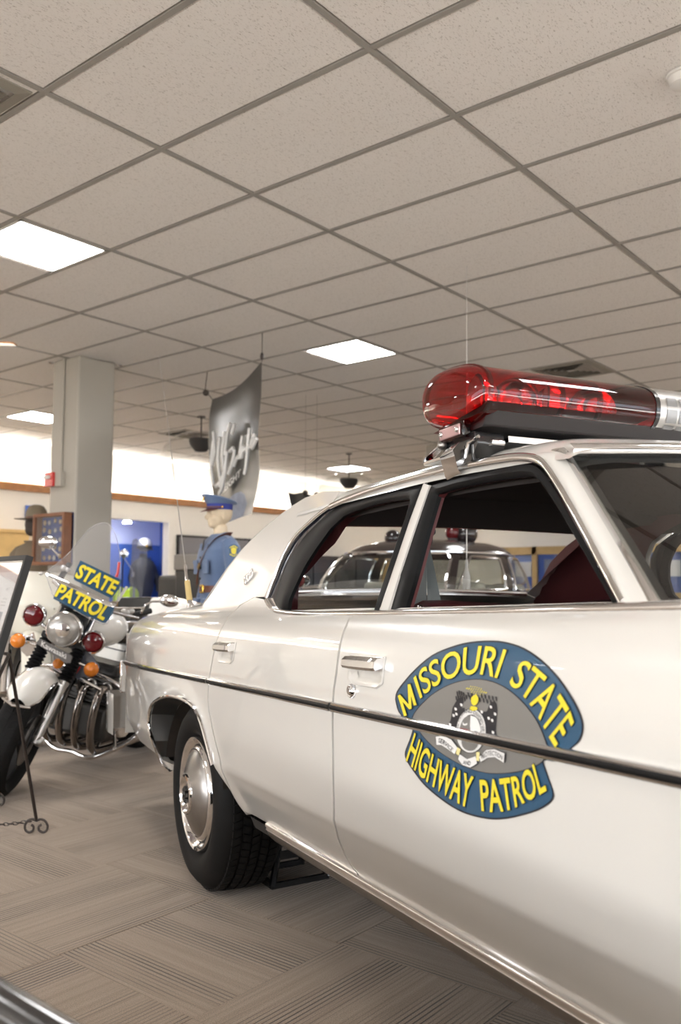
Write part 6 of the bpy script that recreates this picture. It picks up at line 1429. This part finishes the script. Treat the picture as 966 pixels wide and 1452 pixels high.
for sg in (-1, 1):
    MB().tube([(.45, sg*.16, .15), (.1, sg*.19, .20), (-.35, sg*.22, .26)], [.024, .045, .05], 14).build('silencer', chrome, moto)
    # crash bar
    cb = spline([(.93, sg*.06, .66), (.90, sg*.30, .60), (.84, sg*.44, .46), (.80, sg*.40, .30), (.84, sg*.16, .125), (.84, 0, .12)], 6)
    MB().tube(cb, .014, 10).build('crash_bar', chrome, moto)
MB().tube([(.84, .16, .125), (.70, .12, .24)], .010, 8).tube([(.84, .30, .20), (.72, .2, .3)], .010, 8).build('crash_bar_brace', chrome, moto)
MB().lathe([(0, 0), (.09, 0), (.10, -.02), (.10, -.05)], (.66, .245, .33), (0, 1, 0), 24).build('engine_cover', chrome, moto)
# horn plates / number stays seen beside the lamps, radiator guard
q = [fx(a, b, 1.16) for a, b in ((111, 926), (122, 920), (136, 936), (128, 957), (112, 962), (99, 958))]; fb(MB().add([tuple(p) for p in q], [tuple(range(6))]), 'lamp_plate', mat('smoked_plate', (.10, .11, .14), .2, coat=1)); q = [fx(a, b, 1.165) for a, b in ((113, 945), (115, 946), (105, 961), (103, 960))]; fb(MB().add([tuple(p) for p in q], [(0, 1, 2, 3)]), 'red_stripe', redpaint)
q = [fx(a, b, 1.14) for a, b in ((33, 905), (48, 896), (52, 912), (46, 928), (38, 931), (29, 922))]; fb(MB().add([tuple(p) for p in q], [tuple(range(6))]), 'lamp_plate', chrome)
fb(MB().tube([fx(70, 945, 1.1), fx(91, 956, 1.1)], .012, 8).tube([fx(107, 960, 1.1), fx(143, 978, 1.1)], .010, 8), 'cross_bar', chrome)
# rear: mudguard, panniers with black lines, radio box
MB().grid([[((.38-.05*abs(q)**2)*cos(a), .085*q, .32+(.39-.05*abs(q)**2)*sin(a)) for q in np.linspace(-1, 1, 9)] for a in np.linspace(.5, 3.0, 16)]).build('rear_mudguard', white2, moto)
for sg in (-1, 1):
    o = MB().bb((-.42, min(sg*.17, sg*.42), .42), (.12, max(sg*.17, sg*.42), .80)).build('pannier', white2, moto, bevel=.05, seg=4)
    for z in (.55, .66): MB().bb((-.425, min(sg*.165, sg*.424), z), (.125, max(sg*.165, sg*.424), z+.008)).build('pin_stripe', ink, o)
MB().bb((-.42, -.16, .86), (-.08, .16, 1.06)).build('radio_box', white2, moto, bevel=.03, seg=3)
# side stand
MB().tube([(.10, .12, .26), (.12, .24, .06)], .012, 8).build('side_stand', black, moto)

# ---- second motorcycle behind, with a large white fairing and a cream mudguard
p2 = atd(20, 900, 6.3)
m2_ = thing('touring_motorcycle', 'white touring motorcycle with big fairing and cream mudguard, behind the patrol motorcycle', 'motorcycle', (p2[0], p2[1], 0), Matrix.Rotation(radians(248), 3, 'Z') @ Matrix.Rotation(radians(-5), 3, 'X'))
M2I = m2_.matrix_basis.inverted()
def q2(px, py, pt, n): 
    o = M2I @ Vector(CAM); d = M2I.to_3x3() @ Vector(ray(px, py)); n = Vector(n); t = (Vector(pt)-o).dot(n)/d.dot(n); return o+d*t
MB().lathe([(.22, -.05), (.33, -.06), (.35, 0), (.33, .06), (.22, .05)], (.35, 0, .35), (0, 1, 0), 40).build('tyre', tyre, m2_)
MB().lathe([(.0, -.03), (.22, -.04), (.22, .04), (0, .03)], (.35, 0, .35), (0, 1, 0), 32).build('wheel_disc', alu, m2_)
MB().grid([[(.35+(.43-.06*abs(q)**2.4)*cos(a), .095*q, .35+(.43-.06*abs(q)**2.4)*sin(a)) for q in np.linspace(-1, 1, 11)] for a in np.linspace(-.05, 2.7, 20)]).build('front_mudguard', cream, m2_, ang=80)
MB().tube([(.35+.44*cos(a), .098, .35+.40*sin(a)) for a in np.linspace(0, 2.6, 16)], .008, 6).build('mudguard_trim', chrome, m2_)
for sg in (-1, 1): MB().tube([(.35, sg*.13, .35), (.05, sg*.13, .95)], .03, 12).build('fork_leg', chrome, m2_)
fa = [(38, 812), (60, 811), (90, 814), (112, 822), (118, 850), (110, 885), (80, 915), (40, 925), (12, 900), (8, 850), (20, 822)]
fd = resample([tuple(p) for p in spline(fa+[fa[0]], 3)], 49)[:-1]; fc = np.array((64, 862.0)); rows = []
for k in np.linspace(1, .02, 9):
    r = []
    for p in fd:
        a = fc+(np.array(p)-fc)*k; v_ = q2(a[0], a[1], (.1, 0, 1), (1, .35, 0)); r.append(tuple(v_+Vector((.14*(1-k**2), .04*(1-k**2), 0))))
    rows.append(r)
rows.insert(0, [tuple(Vector(p)+Vector((-.18, -.05, 0))) for p in rows[0]])
MB().grid(rows, cv=True).build('fairing', cream, m2_, ang=80)
MB().ball((-.45, 0, .82), (.30, .16, .14)).build('fuel_tank', cream, m2_); MB().bb((-1.3, -.15, .62), (-.6, .15, .76)).build('seat', black, m2_, bevel=.05)
MB().bb((-.75, -.18, .25), (-.25, .18, .6)).build('engine', alu, m2_, bevel=.04)
MB().lathe([(.22, -.06), (.32, -.07), (.34, 0), (.32, .07), (.22, .06)], (-1.2, 0, .34), (0, 1, 0), 32).lathe([(0, -.03), (.22, -.04), (.22, .04), (0, .03)], (-1.2, 0, .34), (0, 1, 0), 24).build('rear_wheel', tyre, m2_)
MB().tube([(-.2, -.45, 1.0), (0, -.2, 1.02), (0, .2, 1.02), (-.2, .45, 1.0)], .013, 8).build('handlebar', chrome, m2_)
# tinted windshield of a third machine, on a low stand before the display case
c3 = atd(195, 850, 7.6); t3 = thing('tinted_windshield', 'tall tinted motorcycle windshield standing in front of the blue display case', 'windshield', (c3[0], c3[1], 0), frame2(None, -camF))
rows = []
T3I = t3.matrix_basis.inverted()
oo = [(187, 770), (190, 764), (196, 765), (204, 774), (208.5, 785), (207, 805), (203, 828), (200, 850), (185, 852), (184, 820), (186, 790)]
od = resample([tuple(p) for p in spline(oo+[oo[0]], 3)], 41)[:-1]; oc = np.array((196, 812.0))
for k in np.linspace(1, .02, 7):
    r = []
    for p in od:
        a = oc+(np.array(p)-oc)*k; w3 = T3I @ Vector(atd(a[0], a[1], 7.6)); r.append((w3.x-.5*w3.y*w3.y*4, w3.y, w3.z))
    rows.append(r)
MB().grid(rows, cv=True).build('sheet', acrylic_tint, t3, ang=80); MB().bb((-.12, -.14, .88), (.12, .14, .98)).bb((-.05, -.05, .03), (.05, .05, .88)).bb((-.2, -.2, 0), (.2, .2, .03)).build('stand', darkmetal, t3, bevel=.01)

# ---- counter with boxes behind the car trunk, blue chair
cc = atd(205, 870, 8.3)
t = thing('display_counter', 'low grey counter behind the motorcycle and the car trunk', 'counter', (cc[0], cc[1], 0), frame2(None, camR))
MB().bb((-.70, 0, .0), (.22, .55, .84)).build('body', mat('counter_grey', (.16, .16, .15), .5), t, bevel=.01); MB().bb((-.74, -.03, .84), (.25, .6, .88)).build('worktop', mat('counter_top', (.50, .46, .40), .4), t, bevel=.006)
for k, (a, w_, h_, m, lb) in enumerate(((180, .26, .05, cardboard, 'flat brown cardboard box on the counter, left of the other'), (213, .17, .08, cardboard, 'taller brown cardboard box on the counter, right of the other'))):
    b = atd(a, 862, 8.45); t = thing('cardboard_box', lb, 'box', (b[0], b[1], .88), frame2(None, camR)); MB().bb((-w_/2, -.1, 0), (w_/2, .12, h_)).build('carton', m, t, bevel=.004); MB().bb((-w_/2+.01, -.012, h_), (w_/2-.01, .012, h_+.002)).build('tape', tan_coil, t)
b = atd(238, 855, 8.42); t = thing('yellow_box', 'small yellow box on the counter beside the mirror', 'box', (b[0], b[1], .88), frame2(None, camR)); MB().bb((-.05, -.04, 0), (.05, .04, .06)).build('carton', yellow, t, bevel=.003)
b = atd(268, 860, 7.55); t = thing('blue_chair', 'light blue plastic chair back showing over the car trunk', 'chair', (b[0], b[1], 0), frame2(None, camF))
bl_ = mat('chair_blue', (.25, .48, .72), .4)
MB().grid([[(-.02-.03*cos(u*1.5), .22*u, z-.04*u*u*(z > .8)) for u in np.linspace(-1, 1, 9)] for z in (.55, .7, .85, .895)]).build('backrest', bl_, t); MB().bb((-.0, -.22, .43), (.42, .22, .46)).build('seat', bl_, t, bevel=.01)
for sx in (.02, .40):
    for sy in (-.2, .2): MB().tube([(sx, sy, .43), (sx+(-.04 if sx < .1 else .04), sy*1.1, 0)], .012, 8).build('leg', chrome, t)
for sy in (-.2, .2): MB().tube([(.0, sy, .43), (-.03, sy*.95, .75)], .012, 8).build('back_post', chrome, t)

# ---- sign in a black frame on a wrought-iron stand, with chain
f0 = atd(51, 1182, 3.85); ft = atz(51, 1182, 0)
ea = thing('framed_sign', 'black framed museum sign on a thin wrought-iron stand at the left edge', 'sign', (ft[0], ft[1], 0))
EO = np.array(ea.location); dface = -camR*.78-camF*.62; dface = Vector((dface[0], dface[1], 0)).normalized()
wdir = Vector((-dface.y, dface.x, 0))       # along the frame width
if wdir.dot(Vector((camR[0], camR[1], 0))) < 0: wdir = -wdir
TR = Vector(atd(37.5, 786.5, 3.55)-EO)       # top right front corner of the frame
nrm_ = None
# edge direction found from the picture: lower end of the front right edge
lean = .27; updir = (Vector((0, 0, cos(lean)))-dface*sin(lean)).normalized(); nf = updir.cross(wdir); nf = nf if nf.dot(dface) > 0 else -nf
FW, FH, FT = .66, .62, .032
def E3(u, v_, d=0): return TR+wdir*(-u)+updir*(-v_)+nf*d
def eb(u0, v0, u1, v1, d0, d1):
    vs = [E3(u, v_, d) for u in (u0, u1) for v_ in (v0, v1) for d in (d0, d1)]
    return MB().add(vs, [(0, 1, 3, 2), (4, 6, 7, 5), (0, 4, 5, 1), (2, 3, 7, 6), (0, 2, 6, 4), (1, 5, 7, 3)])
for a in ((0, 0, FW, .022), (0, FH-.022, FW, FH), (0, .022, .022, FH-.022), (FW-.022, .022, FW, FH-.022)): eb(*a, -FT, 0).build('frame_rail', blackm, ea, bevel=.002)
for a in ((.022, .022, FW-.022, .028), (.022, FH-.028, FW-.022, FH-.022), (.022, .022, .028, FH-.022), (FW-.028, .022, FW-.022, FH-.022)): eb(*a, -.010, -.004).build('inner_fillet', alu, ea)
eb(.02, .02, FW-.02, FH-.02, -FT+.002, -.012).build('mount', paper_pink, ea)
eb(.062, .07, FW-.062, FH-.07, -.012, -.010).build('printed_sheet', paper, ea)
eb(.10, .24, FW-.10, FH-.12, -.010, -.009).build('printed_photo', photo_blue, ea)
def et(s, u0, u1, v0, h_, nm='print'):
    text_fit(s, lambda a, b: tuple(E3(u0+(u1-u0)*(1-a), v0+h_*(1-b), -.0088)), .01).build(nm, text_grey, ea)
et('ply 2', .105, .145, .135, .016)
for k, (s, u) in enumerate((('and for the', .15), ('the car was', .16), ('of the road', .15))): et(s, .10, u, .180+k*.014, .008)
eb(.03, .03, FW-.03, FH-.03, -.0065, -.005).build('glass_pane', glass_clear, ea)
rt = E3(.03, FH*.80, -FT-.01)
topr = Vector(atd(13, 928, 3.62)-EO)
def iron_leg(p, q): return MB().tube([p, q], .0075, 8)
iron_leg(topr, (0, 0, .06)).build('leg', iron, ea); iron_leg(topr-wdir*.60, Vector((0, 0, .06))-wdir*.60).build('leg', iron, ea)
iron_leg(topr+Vector((0, 0, .0)), topr-wdir*.60).build('ledge', iron, ea)
iron_leg(topr, E3(.02, FH*.9, -FT-.006)).build('ledge', iron, ea); 
cR = Vector((camR[0], camR[1], 0))
for sg in (-1, 1):
    for off in (Vector((0, 0, 0)), -wdir*.60):
        sc_ = [off+cR*(sg*x)+Vector((0, 0, z)) for x, z in ((0, .055), (.018, .062), (.038, .055), (.050, .035), (.046, .014), (.030, .006), (.014, .014), (.012, .030), (.022, .038))]
        MB().tube([tuple(p) for p in spline(sc_, 4)], .0055, 8).build('scroll_foot', iron, ea)
# chain running off to the left
cs = Vector((-.035*cR.x, -.035*cR.y, .052)); ce = Vector(atd(-60, 1160, 3.9)-EO)
for k in range(16):
    t0 = k/16; c = cs+(ce-cs)*t0+Vector((0, 0, -.02*sin(pi*t0))); d_ = (ce-cs).normalized(); a = d_; b = Vector((0, 0, 1)) if k % 2 else d_.cross(Vector((0, 0, 1)))
    MB().tube([tuple(c+a*(.015*cos(q))+b*(.0065*sin(q))) for q in np.linspace(0, 2*pi, 13)[:-1]], .0022, 5, closed=True).build('chain_link', iron, ea)

# ---- glossy black barrier in the near left corner
r0 = atz(-40, 1345, .70); r1 = atz(175, 1466, .70)
rv = Vector(r1-r0); rv.z = 0; rl = rv.length; ru = rv.normalized(); rw_ = Vector((-ru.y, ru.x, 0))
zt = float((r0[2]+r1[2])/2)
bt = thing('black_barrier', 'glossy black framed case edge cutting the lower left corner', 'barrier', (r0[0], r0[1], 0), Matrix(((ru.x, rw_.x, 0), (ru.y, rw_.y, 0), (0, 0, 1))))
side = 1 if Vector(CAM-r0).dot(rw_) < 0 else -1
prof = [(0, -.05)]+[(-side*(.022-.022*cos(q)), -.022+.022*sin(q)) for q in np.linspace(0, pi, 13)]+[(-side*.044, -.05)]
MB().grid([[(x, y, zt+z) for y, z in prof] for x in np.linspace(-1.2, rl+.5, 4)]).build('top_rail', black, bt, ang=30)
MB().bb((-1.2, min(-.001*side, -.039*side), 0), (rl+.5, max(-.001*side, -.039*side), zt-.03)).build('side_panel', black, bt)
